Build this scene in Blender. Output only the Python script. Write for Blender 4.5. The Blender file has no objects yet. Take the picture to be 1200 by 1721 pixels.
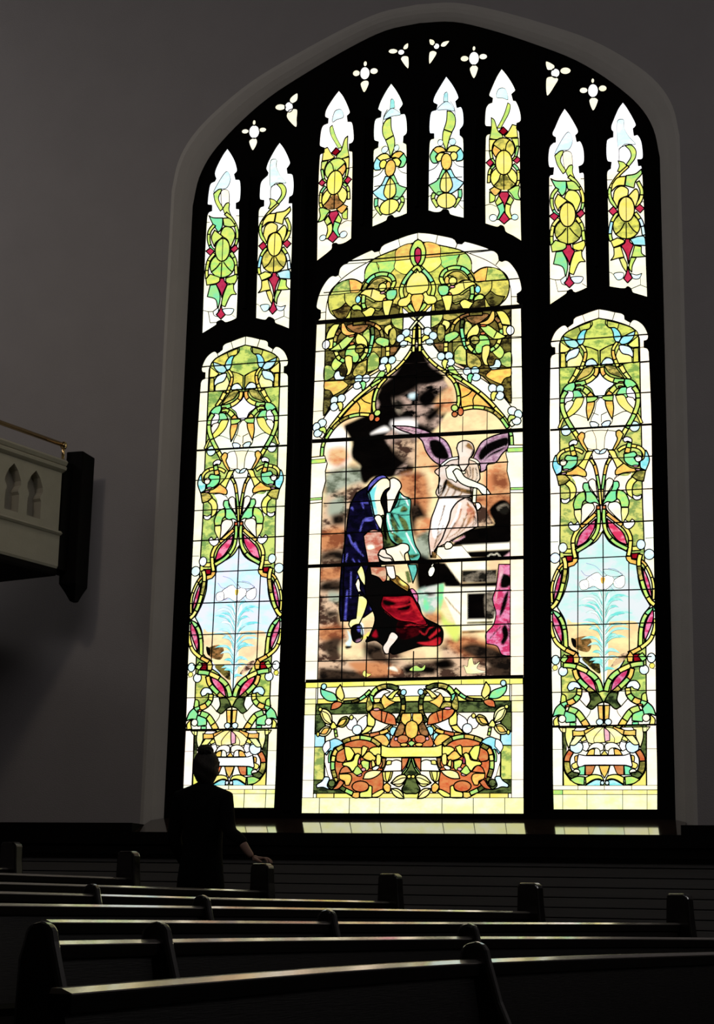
import bpy, bmesh, math, random, os
import numpy as np
from mathutils import Vector, Matrix
from mathutils.geometry import delaunay_2d_cdt

S = bpy.context.scene
COL = S.collection
# ------------------------------------------------------------------ camera
FOC, YAW, PIT, ROLL = 2901.53, -0.29266231, 0.23309492, 0.02089448
CH = 1.2                     # camera height over the floor under it
YG = 13.5                    # plane of the glass
def _basis():
    cy, sy, cp, sp = math.cos(YAW), math.sin(YAW), math.cos(PIT), math.sin(PIT)
    f = np.array([sy*cp, cy*cp, sp]); r = np.array([cy, -sy, 0.0]); u = np.cross(r, f)
    cr, sr = math.cos(ROLL), math.sin(ROLL)
    return cr*r+sr*u, -sr*r+cr*u, f
CR, CU, CF = _basis()
cam = bpy.data.objects.new('camera', bpy.data.cameras.new('camera')); COL.objects.link(cam)
cam.data.sensor_fit = 'HORIZONTAL'; cam.data.sensor_width = 36; cam.data.lens = 36*FOC/1200
cam.data.clip_start = 0.05; cam.data.clip_end = 200
cam.matrix_world = Matrix(((CR[0], CU[0], -CF[0], 0), (CR[1], CU[1], -CF[1], 0), (CR[2], CU[2], -CF[2], CH), (0, 0, 0, 1)))
S.camera = cam
def ray(x, y):
    d = CF*FOC + CR*(x-600) - CU*(y-860.5)
    return d[0]/d[1], d[2]/d[1]
def at(x, y, Y):             # photograph point -> the world point at depth Y
    a, b = ray(x, y); return Vector((a*Y, Y, b*Y+CH))
# ------------------------------------------------------------------ light
SKY = 4.0
w = bpy.data.worlds.new('world'); S.world = w; w.use_nodes = True
bg = w.node_tree.nodes['Background']; bg.inputs[0].default_value = (1.0, 0.985, 0.96, 1); bg.inputs[1].default_value = SKY
S.view_settings.view_transform = 'Standard'; S.view_settings.look = 'None'
S.view_settings.exposure = 0.0; S.view_settings.gamma = 1.0; S.view_settings.use_curve_mapping = False
S.cycles.use_denoising = True
S.cycles.max_bounces = 6; S.cycles.diffuse_bounces = 3; S.cycles.glossy_bounces = 3; S.cycles.transparent_max_bounces = 12
S.cycles.sample_clamp_indirect = 3.0; S.cycles.caustics_reflective = False
def area(name, loc, aim, sx, sy, power, col, portal=False):
    l = bpy.data.lights.new(name, 'AREA'); l.shape = 'RECTANGLE'; l.size = sx; l.size_y = sy; l.energy = power; l.color = col
    o = bpy.data.objects.new(name, l); COL.objects.link(o); o.location = loc
    o.rotation_euler = (Vector(aim)-Vector(loc)).to_track_quat('-Z', 'Y').to_euler()
    if portal: l.cycles.is_portal = True
    return o
area('window_portal', (-3.55, YG+0.12, CH+4.4), (-3.55, 0, CH+4.4), 4.0, 7.4, 1, (1, 1, 1), True)
# nave and gallery lamps; two side lights added to brighten the window jambs
area('nave_lamp_light', (-3.2, 4.0, 9.9), (-3.8, 13.0, 3.0), 7.0, 2.5, 100, (1.0, 0.95, 0.965))
area('gallery_lamp_light', (-6.0, 9.2, 6.6), (-7.1, 11.6, 4.9), 0.35, 0.35, 11.0, (1.0, 0.84, 0.62))
area('side_fill_right', (5.5, 11.2, 6.5), (-5.6, 13.4, 4.0), 1.5, 2.5, 42, (1.0, 0.96, 0.93))
area('side_fill_left', (-11.5, 10.8, 8.6), (-1.4, 13.4, 3.6), 1.5, 1.5, 48, (1.0, 0.96, 0.93))

# ------------------------------------------------------------------ helpers
def lin(c): 
    c = c/255.0
    return c/12.92 if c <= 0.04045 else ((c+0.055)/1.055)**2.4
def L3(r, g, b): return (lin(r), lin(g), lin(b))
def mat(name, col, rough=0.6, spec=0.5, coat=0.0, metal=0.0, col2=None, scale=8.0, stretch=(1, 1, 1), bump=0.0, ior=1.5, bscale=60):
    m = bpy.data.materials.new(name); m.use_nodes = True; nt = m.node_tree; b = nt.nodes['Principled BSDF']
    b.inputs['Base Color'].default_value = (*col, 1); b.inputs['Roughness'].default_value = rough
    b.inputs['Specular IOR Level'].default_value = spec; b.inputs['Coat Weight'].default_value = coat
    b.inputs['Coat Roughness'].default_value = 0.08; b.inputs['Metallic'].default_value = metal; b.inputs['IOR'].default_value = ior
    tc = nt.nodes.new('ShaderNodeTexCoord'); mp = nt.nodes.new('ShaderNodeMapping'); mp.inputs['Scale'].default_value = stretch
    nt.links.new(tc.outputs['Object'], mp.inputs['Vector'])
    if col2:
        n = nt.nodes.new('ShaderNodeTexNoise'); n.inputs['Scale'].default_value = scale; n.inputs['Detail'].default_value = 6
        nt.links.new(mp.outputs[0], n.inputs['Vector'])
        mx = nt.nodes.new('ShaderNodeMix'); mx.data_type = 'RGBA'
        mx.inputs[6].default_value = (*col, 1); mx.inputs[7].default_value = (*col2, 1)
        nt.links.new(n.outputs['Fac'], mx.inputs[0]); nt.links.new(mx.outputs[2], b.inputs['Base Color'])
    if bump:
        n2 = nt.nodes.new('ShaderNodeTexNoise'); n2.inputs['Scale'].default_value = bscale; n2.inputs['Detail'].default_value = 4
        nt.links.new(mp.outputs[0], n2.inputs['Vector'])
        bp = nt.nodes.new('ShaderNodeBump'); bp.inputs['Strength'].default_value = bump; bp.inputs['Distance'].default_value = 0.01
        nt.links.new(n2.outputs['Fac'], bp.inputs['Height']); nt.links.new(bp.outputs[0], b.inputs['Normal'])
    return m
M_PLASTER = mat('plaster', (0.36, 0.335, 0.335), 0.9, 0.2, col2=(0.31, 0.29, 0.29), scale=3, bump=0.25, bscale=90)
M_REVEAL = mat('lit_reveal_plaster', (0.56, 0.53, 0.49), 0.9, 0.2, col2=(0.50, 0.47, 0.43), scale=6, bump=0.2, bscale=90)  # same plaster as the wall, lightened to put jamb light into the colour
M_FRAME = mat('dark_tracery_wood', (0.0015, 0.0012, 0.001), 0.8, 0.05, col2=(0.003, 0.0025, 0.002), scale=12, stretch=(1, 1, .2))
M_SILL = mat('polished_sill', (0.02, 0.012, 0.01), 0.11, 1.0, coat=1.0, ior=1.9, col2=(0.035, 0.02, 0.015), scale=5)
M_LEAD = mat('lead', (0.006, 0.006, 0.006), 0.75, 0.1, col2=(0.012, 0.012, 0.012), scale=40)
M_BAR = mat('saddle_bar_iron', (0.004, 0.004, 0.004), 0.7, 0.1, col2=(0.010, 0.008, 0.007), scale=30)
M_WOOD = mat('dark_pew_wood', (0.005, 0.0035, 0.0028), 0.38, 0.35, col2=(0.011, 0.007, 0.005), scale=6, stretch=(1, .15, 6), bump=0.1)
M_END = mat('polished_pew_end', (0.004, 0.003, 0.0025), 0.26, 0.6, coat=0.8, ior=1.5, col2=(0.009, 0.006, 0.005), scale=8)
M_RAIL = mat('rail_highlight', (0.97, 0.90, 0.82), 0.24, 1.0, coat=1.0, metal=0.8, ior=2.3, col2=(0.93, 0.85, 0.76), scale=6, stretch=(6, .4, 6))  # pale metallic tone puts the highlight into the rail's colour
M_PLANK = mat('wainscot_wood', (0.105, 0.10, 0.095), 0.75, 0.2, col2=(0.135, 0.13, 0.12), scale=5, stretch=(.3, 1, 9), bump=0.15)
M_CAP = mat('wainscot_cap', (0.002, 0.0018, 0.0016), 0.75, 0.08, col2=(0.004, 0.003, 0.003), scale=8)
M_FLOOR = mat('dark_carpet', (0.012, 0.010, 0.010), 0.95, 0.1, col2=(0.022, 0.018, 0.018), scale=30)
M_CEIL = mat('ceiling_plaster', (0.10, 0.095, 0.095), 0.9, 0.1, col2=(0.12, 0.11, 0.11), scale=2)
M_BALC = mat('painted_balcony', (0.40, 0.37, 0.31), 0.6, 0.3, col2=(0.33, 0.31, 0.25), scale=9, bump=0.1)
M_BRASS = mat('brass', (0.75, 0.52, 0.25), 0.22, 0.6, metal=1.0, col2=(0.6, 0.42, 0.2), scale=15)
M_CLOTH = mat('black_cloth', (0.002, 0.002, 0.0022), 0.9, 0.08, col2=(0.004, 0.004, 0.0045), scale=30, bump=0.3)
M_HAIR = mat('dark_hair', (0.010, 0.008, 0.007), 0.6, 0.3, col2=(0.02, 0.014, 0.011), scale=50, stretch=(3, 3, .6), bump=0.6)
M_SKIN = mat('skin', (0.36, 0.22, 0.17), 0.6, 0.3, col2=(0.30, 0.18, 0.14), scale=10)

def glass_material():
    m = bpy.data.materials.new('opalescent_glass'); m.use_nodes = True; nt = m.node_tree; N = nt.nodes; K = nt.links
    N.clear(); out = N.new('ShaderNodeOutputMaterial'); tr = N.new('ShaderNodeBsdfTransparent')
    a = N.new('ShaderNodeAttribute'); a.attribute_name = 'tint'; b = N.new('ShaderNodeAttribute'); b.attribute_name = 'streak'
    sd = N.new('ShaderNodeAttribute'); sd.attribute_name = 'seed'
    tc = N.new('ShaderNodeTexCoord'); mp = N.new('ShaderNodeMapping'); mp.inputs['Scale'].default_value = (1, 1, 1.7)
    K.new(tc.outputs['Object'], mp.inputs['Vector'])
    sc = N.new('ShaderNodeMath'); sc.operation = 'MULTIPLY'; sc.inputs[1].default_value = 100; K.new(a.outputs['Alpha'], sc.inputs[0])
    n = N.new('ShaderNodeTexNoise'); n.noise_dimensions = '4D'; n.inputs['Detail'].default_value = 5; n.inputs['Roughness'].default_value = 0.62
    K.new(mp.outputs[0], n.inputs['Vector']); K.new(sc.outputs[0], n.inputs['Scale']); K.new(sd.outputs['Fac'], n.inputs['W'])
    # contrast around the middle, given by streak alpha
    s1 = N.new('ShaderNodeMath'); s1.operation = 'SUBTRACT'; s1.inputs[1].default_value = 0.5; K.new(n.outputs['Fac'], s1.inputs[0])
    s2 = N.new('ShaderNodeMath'); s2.operation = 'MULTIPLY'; K.new(s1.outputs[0], s2.inputs[0]); K.new(b.outputs['Alpha'], s2.inputs[1])
    s3 = N.new('ShaderNodeMath'); s3.operation = 'ADD'; s3.inputs[1].default_value = 0.42; s3.use_clamp = True; K.new(s2.outputs[0], s3.inputs[0])
    mx = N.new('ShaderNodeMix'); mx.data_type = 'RGBA'
    K.new(s3.outputs[0], mx.inputs[0]); K.new(a.outputs['Color'], mx.inputs[6]); K.new(b.outputs['Color'], mx.inputs[7])
    K.new(mx.outputs[2], tr.inputs['Color']); K.new(tr.outputs[0], out.inputs['Surface'])
    return m
M_GLASS = glass_material()

def link(name, me, m=None, parent=None, **props):
    if m is not None: me.materials.append(m)
    o = bpy.data.objects.new(name, me); COL.objects.link(o)
    if parent is not None: o.parent = parent
    for k, v in props.items(): o[k] = v
    return o
def empty(name, loc=(0, 0, 0), **props):
    o = bpy.data.objects.new(name, None); COL.objects.link(o); o.location = loc; o.empty_display_size = .1
    for k, v in props.items(): o[k] = v
    return o
class MB:                       # collects verts and faces of ONE mesh
    def __init__(s): s.v = []; s.f = []
    def add(s, vs, fs):
        n = len(s.v); s.v += [tuple(v) for v in vs]; s.f += [tuple(i+n for i in f) for f in fs]
    def box(s, a, b):
        x0, y0, z0 = a; x1, y1, z1 = b
        s.add([(x0,y0,z0),(x1,y0,z0),(x1,y1,z0),(x0,y1,z0),(x0,y0,z1),(x1,y0,z1),(x1,y1,z1),(x0,y1,z1)],
              [(0,3,2,1),(4,5,6,7),(0,1,5,4),(1,2,6,5),(2,3,7,6),(3,0,4,7)])
    def prism(s, sec, path, frames=None, cap=True):   # sec list of (u,v); frames: list of (origin,U,V)
        k = len(sec); n = len(frames); vs = []
        for (o, U, V) in frames: vs += [o+U*u+V*v for u, v in sec]
        fs = []
        for i in range(n-1):
            for j in range(k):
                a = i*k+j; b = i*k+(j+1) % k; fs.append((a, b, b+k, a+k))
        if cap: fs += [tuple(reversed(range(k))), tuple(range((n-1)*k, n*k))]
        s.add(vs, fs)
    def tube(s, pts, r, k=10):
        pts = [Vector(p) for p in pts]; fr = []
        for i, p in enumerate(pts):
            t = (pts[min(i+1, len(pts)-1)]-pts[max(i-1, 0)]).normalized()
            U = t.cross(Vector((0, 0, 1)))
            U = U.normalized() if U.length > .05 else Vector((1, 0, 0))
            rr = r[i] if isinstance(r, (list, tuple)) else r
            fr.append((p, U*rr, U.cross(t)*rr))
        s.prism([(math.cos(2*math.pi*j/k), math.sin(2*math.pi*j/k)) for j in range(k)], None, fr)
    def build(s, name, m, parent=None, smooth=False, bevel=0, **props):
        me = bpy.data.meshes.new(name); me.from_pydata(s.v, [], s.f); me.update()
        bm = bmesh.new(); bm.from_mesh(me); bmesh.ops.recalc_face_normals(bm, faces=bm.faces); bm.to_mesh(me); bm.free()
        if smooth: me.shade_smooth()
        o = link(name, me, m, parent, **props)
        if bevel:
            md = o.modifiers.new('bevel', 'BEVEL'); md.width = bevel; md.segments = 2; md.limit_method = 'ANGLE'
        return o

# ------------------------------------------------------------------ stained glass engine
def smooth(pts, corners, closed, seg=6):
    n = len(pts); out = []
    P = [np.array(p, float) for p in pts]
    rng = range(n) if closed else range(n-1)
    for i in rng:
        a, b = P[i], P[(i+1) % n]
        pa = P[(i-1) % n] if (closed or i > 0) else None
        pb = P[(i+2) % n] if (closed or i+2 < n) else None
        if i in corners or pa is None: pa = 2*a-b if pb is None or True else a
        if ((i+1) % n) in corners or pb is None: pb = 2*b-a
        t0, t1 = (b-pa)*.5, (pb-a)*.5
        d = np.linalg.norm(b-a)
        for t in (t0, t1):
            l = np.linalg.norm(t)
            if l > 1.25*d and l > 0: t *= 1.25*d/l
        k = seg
        for j in range(k):
            u = j/k; u2 = u*u; u3 = u2*u
            out.append(tuple((2*u3-3*u2+1)*a+(u3-2*u2+u)*t0+(-2*u3+3*u2)*b+(u3-u2)*t1))
    if not closed: out.append(tuple(P[-1]))
    return out
def inside(poly, q):
    x, y = q[:, 0], q[:, 1]; c = np.zeros(len(q), bool); n = len(poly); px, py = poly[:, 0], poly[:, 1]
    j = n-1
    for i in range(n):
        m = (py[i] > y) != (py[j] > y)
        if m.any():
            xx = (px[j]-px[i])*(y[m]-py[i])/(py[j]-py[i])+px[i]
            c[np.nonzero(m)[0]] ^= (x[m] < xx)
        j = i
    return c
#  palette: letter -> (colour A, colour B, noise scale, contrast, gain)
PAL = {
 'W': ((255,255,255),(250,250,255),6,2,1.5), 'w': ((255,252,236),(255,244,205),5,3,1.30), 'v': ((255,245,242),(255,253,246),6,2,1.4),
 'Y': ((252,250,176),(254,254,222),6,4,1.15), 'y': ((246,236,104),(248,240,150),9,3,1.14), 'a': ((250,222,108),(242,176,92),14,5,1.1),
 'o': ((230,150,90),(215,95,55),16,4,1.0), 'l': ((226,238,116),(180,224,120),10,5,1.14), 'g': ((152,226,130),(214,234,116),13,5,1.12),
 't': ((124,234,180),(166,234,140),9,4,1.12), 'C': ((150,232,240),(206,246,251),9,4,1.1), 'c': ((206,242,251),(242,253,255),9,4,1.2),
 'G': ((218,228,120),(132,166,88),10,9,1.12), 'D': ((104,122,66),(34,44,24),12,8,1.0), 'K': ((128,118,56),(40,34,18),15,9,1.0),
 'H': ((232,226,104),(168,170,84),12,8,1.12), 'N': ((214,198,98),(110,108,52),15,9,1.08),
 'r': ((212,60,92),(190,38,76),14,4,1.0), 'R': ((168,16,36),(110,4,20),14,4,1.0), 'q': ((222,62,112),(248,150,190),14,8,1.0), 'b': ((176,128,76),(84,66,36),18,7,1.0),
 's': ((226,234,253),(196,240,249),6,6,1.12), 'p': ((252,205,215),(238,160,185),9,4,1.0),
 'n': ((238,202,168),(74,52,42),12,10,1.0), 'M': ((6,5,5),(206,176,160),8,8,1.0), 'e': ((254,240,186),(250,214,168),6,6,1.1),
 'k': ((4,3,3),(10,7,6),9,3,1.0), 'f': ((255,244,232),(240,214,190),7,4,1.05), 'd': ((255,244,226),(244,214,190),9,4,1.0),
 'u': ((226,190,212),(160,112,144),16,6,1.0), 'B': ((5,4,20),(14,12,44),14,6,1.0), 'x': ((112,112,224),(60,60,160),16,5,1.0),
 'z': ((112,226,214),(90,190,184),10,5,1.0), 'j': ((240,190,160),(208,110,84),12,7,1.0), 'i': ((206,160,76),(120,84,30),16,6,1.0),
 'E': ((214,40,50),(170,20,34),14,5,1.0), 'F': ((70,6,12),(20,2,5),12,6,1.0), 'h': ((170,222,196),(236,240,232),24,12,1.0), 'm': ((150,138,120),(28,26,22),18,9,1.0),
  'U': ((222,150,100),(150,84,54),12,8,1.0), 'T': ((22,17,14),(70,54,42),12,7,1.0), 'Q': ((250,206,150),(232,150,100),10,7,1.0), 'V': ((176,140,170),(120,84,120),12,6,1.0), 'X': ((180,190,170),(110,120,100),12,9,1.0),
 'L': ((120,228,234),(196,244,250),14,6,1.1), 'A': ((250,242,146),(253,248,196),8,5,1.15),
}
GEN = random.Random(5)
class Panel:
    """items drawn back to front in the plane of the glass (X, Z)"""
    def __init__(s): s.items = []; s.bars = []; s.outline = None; s.axis = None
    def parse(s, text, axis=None):
        ox = oy = 0.0; sc = 1.0; s.axis = axis
        def pt(tok):
            tok = tok.rstrip('*'); a, b = tok.split(','); X, Z = ray(ox+float(a)/sc, oy+float(b)/sc); return (X*YG, Z*YG)
        for ln in text.strip().split('\n'):
            ln = ln.split('#')[0].strip()
            if not ln: continue
            t = ln.split()
            if t[0] == 'V': ox, oy, sc = map(float, t[1:4]); continue
            mir = t[0].endswith('m') and len(t[0]) > 1
            kind = t[0][0]
            if kind in 'fps':            # soft glass paint: colour, feather in photo pixels, (width), points
                col, fe = t[1], float(t[2])
                if kind == 's':
                    wa, wb = (map(float, t[3].split(':')) if ':' in t[3] else (float(t[3]), float(t[3])))
                    k = 1/sc/FOC*YG*1.08; c = np.array(smooth([pt(q) for q in t[4:]], set(), False, 5))
                    d = np.gradient(c, axis=0); d /= np.maximum(np.linalg.norm(d, axis=1, keepdims=True), 1e-9); nr = np.stack([-d[:, 1], d[:, 0]], 1)
                    wv = np.linspace(wa, wb, len(c))[:, None]*k/2; poly = [tuple(q) for q in c+nr*wv]+[tuple(q) for q in (c-nr*wv)[::-1]]
                else:
                    pts = [pt(q) for q in t[3:]]; poly = smooth(pts, {i for i, q in enumerate(t[3:]) if q.endswith('*')}, True, 4) if kind == 'f' else pts
                s.items.append(('soft', col, fe, poly)); continue
            if kind in 'FPH':
                col, lw, toks = t[1], float(t[2]), t[3:]
                pts = [pt(k) for k in toks]; cor = {i for i, k in enumerate(toks) if k.endswith('*')}
                if kind == 'H' or kind == 'F' and False:
                    cor = cor | {0, len(pts)-1}
                    half = smooth(pts, cor, False) if any(k.endswith('~') for k in ()) else smooth(pts, cor, False, 5)
                    poly = half+[(2*s.axis-x, z) for x, z in reversed(half)]
                    s.items.append(('fill', col, lw, poly)); continue
                poly = smooth(pts, cor, True) if kind == 'F' else pts
                s._fill(col, lw, poly, mir)
            elif kind == 'O':
                col, lw = t[1], float(t[2]); cx, cy = map(float, t[3].split(',')); rx = float(t[4]); ry = float(t[5]) if len(t) > 5 else rx
                n = 20 if rx/sc > 4 else 12
                poly = [pt('%f,%f' % (cx+rx*math.cos(2*math.pi*i/n), cy+ry*math.sin(2*math.pi*i/n))) for i in range(n)]
                s._fill(col, lw, poly, mir)
            elif kind == 'S':
                cols, lw, wd, toks = t[1].split('/'), float(t[2]), t[3], t[4:]
                a, b = (map(float, wd.split(':')) if ':' in wd else (float(wd), float(wd)))
                k = 1/sc/FOC*YG*1.08
                c = np.array(smooth([pt(q) for q in toks], {i for i, q in enumerate(toks) if q.endswith('*')}, False, 6))
                d = np.gradient(c, axis=0); d /= np.maximum(np.linalg.norm(d, axis=1, keepdims=True), 1e-9); nr = np.stack([-d[:, 1], d[:, 0]], 1)
                L = np.concatenate([[0], np.cumsum(np.linalg.norm(np.diff(c, axis=0), axis=1))]); L /= L[-1]
                wv = ((a+(b-a)*L)*k/2)[:, None]; l_, r_ = c+nr*wv, c-nr*wv
                ns = len(cols); cut = [int(round(i*(len(c)-1)/ns)) for i in range(ns+1)]
                for i in range(ns):
                    if cut[i+1] <= cut[i]: continue
                    sl = slice(cut[i], cut[i+1]+1); s._fill(cols[i], lw, [tuple(q) for q in l_[sl]]+[tuple(q) for q in r_[sl][::-1]], mir)
            elif kind in 'LK':
                lw, toks = float(t[1]), t[2:]
                pts = [pt(k) for k in toks]
                if kind == 'L': pts = smooth(pts, {i for i, k in enumerate(toks) if k.endswith('*')}, False)
                s.items.append(('line', None, lw, pts))
                if mir: s.items.append(('line', None, lw, [(2*s.axis-x, z) for x, z in pts]))
            elif kind == 'B':
                s.bars.append((float(t[1]), [pt(k) for k in t[2:]]))
        return s
    def _fill(s, col, lw, poly, mir):
        s.items.append(('fill', col, lw, poly))
        if mir: s.items.append(('fill', col, lw, [(2*s.axis-x, z) for x, z in poly]))
    def mapped(s, f, o):
        q = Panel(); q.items = [(k, c, lw, [f(p) for p in pts]) for k, c, lw, pts in s.items]
        q.bars = [(w_, [f(p) for p in pts]) for w_, pts in s.bars]; q.outline = o; return q

PX = YG/FOC*1.08      # one photograph pixel on the glass, in metres
def build_window(idx, panel, label, frag=22, recolour=0.0, keep_bars=True, grid=None):
    root = empty('window_%d' % idx, kind='structure', label=label, category='window')
    root.location = (0, 0, 0)
    out = np.array(panel.outline, float)
    items = [('fill', 'w', 1.6, [tuple(p) for p in out])]+panel.items
    V = []; E = []; own = []
    for it, (k, c, lw, pts) in enumerate(items):
        if k == 'soft': continue
        n0 = len(V); V += [Vector((x, z)) for x, z in pts]; n = len(pts)
        for i in range(n-1 if k == 'line' else n): E.append((n0+i, n0+(i+1) % n)); own.append(it)
    if grid:                                     # finer mesh where the glass is painted softly
        x0, z0, x1, z1 = grid; st = 2.0*PX; j = 0
        z = z0
        while z < z1:
            x = x0+(st/2 if j % 2 else 0)
            while x < x1: V.append(Vector((x+GEN.uniform(-.1, .1)*st, z))); x += st
            z += st*.87; j += 1
    vo, eo, fo, _, oe, _ = delaunay_2d_cdt(V, E, [], 0, 1e-5, True)
    P = np.array([(v[0], v[1]) for v in vo])
    softs = []
    for it, (k, c, fe, pts) in enumerate(items):
        if k == 'soft':
            pl_ = np.array(pts); m_ = fe*PX+1e-6; lo, hi = pl_.min(0)-m_, pl_.max(0)+m_
            ids = np.nonzero((P[:, 0] > lo[0]) & (P[:, 0] < hi[0]) & (P[:, 1] > lo[1]) & (P[:, 1] < hi[1]))[0]
            if not len(ids): continue
            q = P[ids]; dd = np.full(len(q), 9.)
            for a_, b_ in zip(pl_, np.roll(pl_, -1, 0)):
                e_ = b_-a_; t_ = np.clip(((q-a_)@e_)/max(e_@e_, 1e-12), 0, 1); dd = np.minimum(dd, np.linalg.norm(q-a_-t_[:, None]*e_, axis=1))
            sd_ = np.where(inside(pl_, q), dd, -dd)/m_; al = np.clip(sd_*.5+.5, 0, 1); al = al*al*(3-2*al)
            softs.append((it, c, dict(zip(ids.tolist(), al.tolist()))))
    cen = np.array([P[list(f)].mean(0) for f in fo]); tin = inside(out, cen)
    fo = [f for f, t in zip(fo, tin) if t]; cen = cen[tin]
    top = np.zeros(len(fo), int)
    emap = {tuple(sorted(e)): sorted({own[i] for i in oe[k]}) for k, e in enumerate(eo) if oe[k]}
    ek = list(emap); em = np.array([(P[a]+P[b])/2 for a, b in ek])
    ein = inside(out, em)
    onout = np.array([0 in emap[k] for k in ek])
    best = np.array([max([o for o in emap[k]]) for k in ek])    # newest owner of the edge
    hid = np.zeros(len(ek), int)                                 # newest fill that covers it
    ownset = [set(emap[k]) for k in ek]
    for it, (k, c, lw, pts) in enumerate(items):
        if k != 'fill' or it == 0: continue
        pl_ = np.array(pts); lo, hi = pl_.min(0), pl_.max(0)
        for arr, dst in ((cen, 'c'), (em, 'e')):
            m = np.nonzero((arr[:, 0] > lo[0]) & (arr[:, 0] < hi[0]) & (arr[:, 1] > lo[1]) & (arr[:, 1] < hi[1]))[0]
            if not len(m): continue
            ins = m[inside(pl_, arr[m])]
            if dst == 'c': top[ins] = it
            else:
                for q in ins:
                    if it not in ownset[q]: hid[q] = it
    lead = {}
    for q, k in enumerate(ek):
        if not (ein[q] or onout[q]): continue
        ws = [items[o][2] for o in emap[k] if o > hid[q] and items[o][2] > 0]
        if onout[q]: ws = [1.6]
        if ws: lead[k] = max(ws)
    # panes: triangles joined over edges that carry no lead
    adj = {}
    for i, f in enumerate(fo):
        n = len(f)
        for j in range(n): adj.setdefault(tuple(sorted((f[j], f[(j+1) % n]))), []).append(i)
    reg = -np.ones(len(fo), int); nr = 0
    nb = [[] for _ in fo]
    for k, l_ in adj.items():
        if len(l_) == 2 and k not in lead: nb[l_[0]].append(l_[1]); nb[l_[1]].append(l_[0])
    for i in range(len(fo)):
        if reg[i] >= 0: continue
        st = [i]; reg[i] = nr
        while st:
            a = st.pop()
            for b in nb[a]:
                if reg[b] < 0: reg[b] = nr; st.append(b)
        nr += 1
    regs = [[] for _ in range(nr)]
    for i, r in enumerate(reg): regs[r].append(i)
    def tri_area(f): a, b, c = P[f[0]], P[f[1]], P[f[2]]; return abs((b[0]-a[0])*(c[1]-a[1])-(b[1]-a[1])*(c[0]-a[0]))/2
    ar = [sum(tri_area(fo[i]) for i in r)/PX**2 for r in regs]
    order = sorted(range(nr), key=lambda r: -ar[r])
    big = [r for r in order if ar[r] >= frag][:299]; small = [r for r in order if r not in set(big)]
    def mesh(name, rs):
        vs = []; fs = []; A = []; B = []; sd = []; vm = {}
        for r in rs:
            seed = GEN.random()*50; jit = [GEN.uniform(-.09, .09) for _ in range(3)]; warm = GEN.uniform(-.06, .06)
            for i in regs[r]:
                f = []
                for v in fo[i]:
                    if v not in vm: vm[v] = len(vs); vs.append((P[v][0], YG, P[v][1]+CH))
                    f.append(vm[v])
                fs.append(f)
                ca, cb, sc, ct, g = PAL[items[top[i]][1]]
                h = GEN.random if False else None
                def tone(c):
                    q = [lin(x)*g/SKY for x in c]
                    q = [q[0]*(1+jit[0]+warm), q[1]*(1+jit[1]*.6), q[2]*(1+jit[2]-warm)]
                    return [min(1, max(0.0005, x)) for x in q]
                ta, tb = tone(ca), tone(cb); live = [s_ for s_ in softs if s_[0] > top[i]]
                for v in fo[i]:
                    va, vb, vc = list(ta), list(tb), ct
                    for _, c_, al in live:
                        w_ = al.get(v, 0)
                        if w_ > 0:
                            pa, pb, _s, pc, pg = PAL[c_]
                            for q in range(3): va[q] += (min(1, lin(pa[q])*pg/SKY)-va[q])*w_; vb[q] += (min(1, lin(pb[q])*pg/SKY)-vb[q])*w_
                            vc += (pc-vc)*w_
                    A.append((*va, sc/100)); B.append((*vb, vc)); sd.append(seed)
        me = bpy.data.meshes.new(name); me.from_pydata(vs, [], fs)
        for nm, dat in (('tint', A), ('streak', B)):
            at_ = me.attributes.new(nm, 'FLOAT_COLOR', 'CORNER'); at_.data.foreach_set('color', np.array(dat, np.float32).ravel())
        at_ = me.attributes.new('seed', 'FLOAT', 'CORNER'); at_.data.foreach_set('value', np.array(sd, np.float32))
        me.materials.append(M_GLASS); return me
    for r in big: link('pane', mesh('pane', [r]), None, root)
    if small: link('glass_fragments', mesh('glass_fragments', small), None, root, kind='stuff')
    lb = MB()
    for (a, b), wd in lead.items():
        p, q = P[a], P[b]; d = q-p; l = np.linalg.norm(d)
        if l < 1e-7: continue
        d /= l; w_ = wd*(1.34 if wd > 1.15 else 1)*PX/2; p = p-d*w_*.6; q = q+d*w_*.6; n = np.array([-d[1], d[0]])
        y1, y0 = YG+.003, YG-.007; vs = []
        for c in (p, q):
            for s_, y in ((-1, y1), (-.6, y0), (.6, y0), (1, y1)):
                vs.append((c[0]+n[0]*w_*s_, y, c[1]+n[1]*w_*s_+CH))
        lb.add(vs, [(0, 1, 5, 4), (1, 2, 6, 5), (2, 3, 7, 6)])
    me = bpy.data.meshes.new('lead_came'); me.from_pydata(lb.v, [], lb.f); link('lead_came', me, M_LEAD, root, kind='stuff')
    for wd, (p, q) in (panel.bars if keep_bars else ()):
        b_ = MB(); h = wd*PX/2
        b_.add([(p[0], YG-.022, p[1]-h+CH), (q[0], YG-.022, q[1]-h+CH), (q[0], YG-.022, q[1]+h+CH), (p[0], YG-.022, p[1]+h+CH),
                (p[0], YG-.009, p[1]-h+CH), (q[0], YG-.009, q[1]-h+CH), (q[0], YG-.009, q[1]+h+CH), (p[0], YG-.009, p[1]+h+CH)],
               [(0,1,2,3),(7,6,5,4),(0,4,5,1),(3,2,6,7),(0,3,7,4),(1,5,6,2)])
        b_.build('saddle_bar', M_BAR, root)
    print('window', idx, 'panes', len(big), 'fragments', len(small), 'lead', len(lead))
    return root

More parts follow.
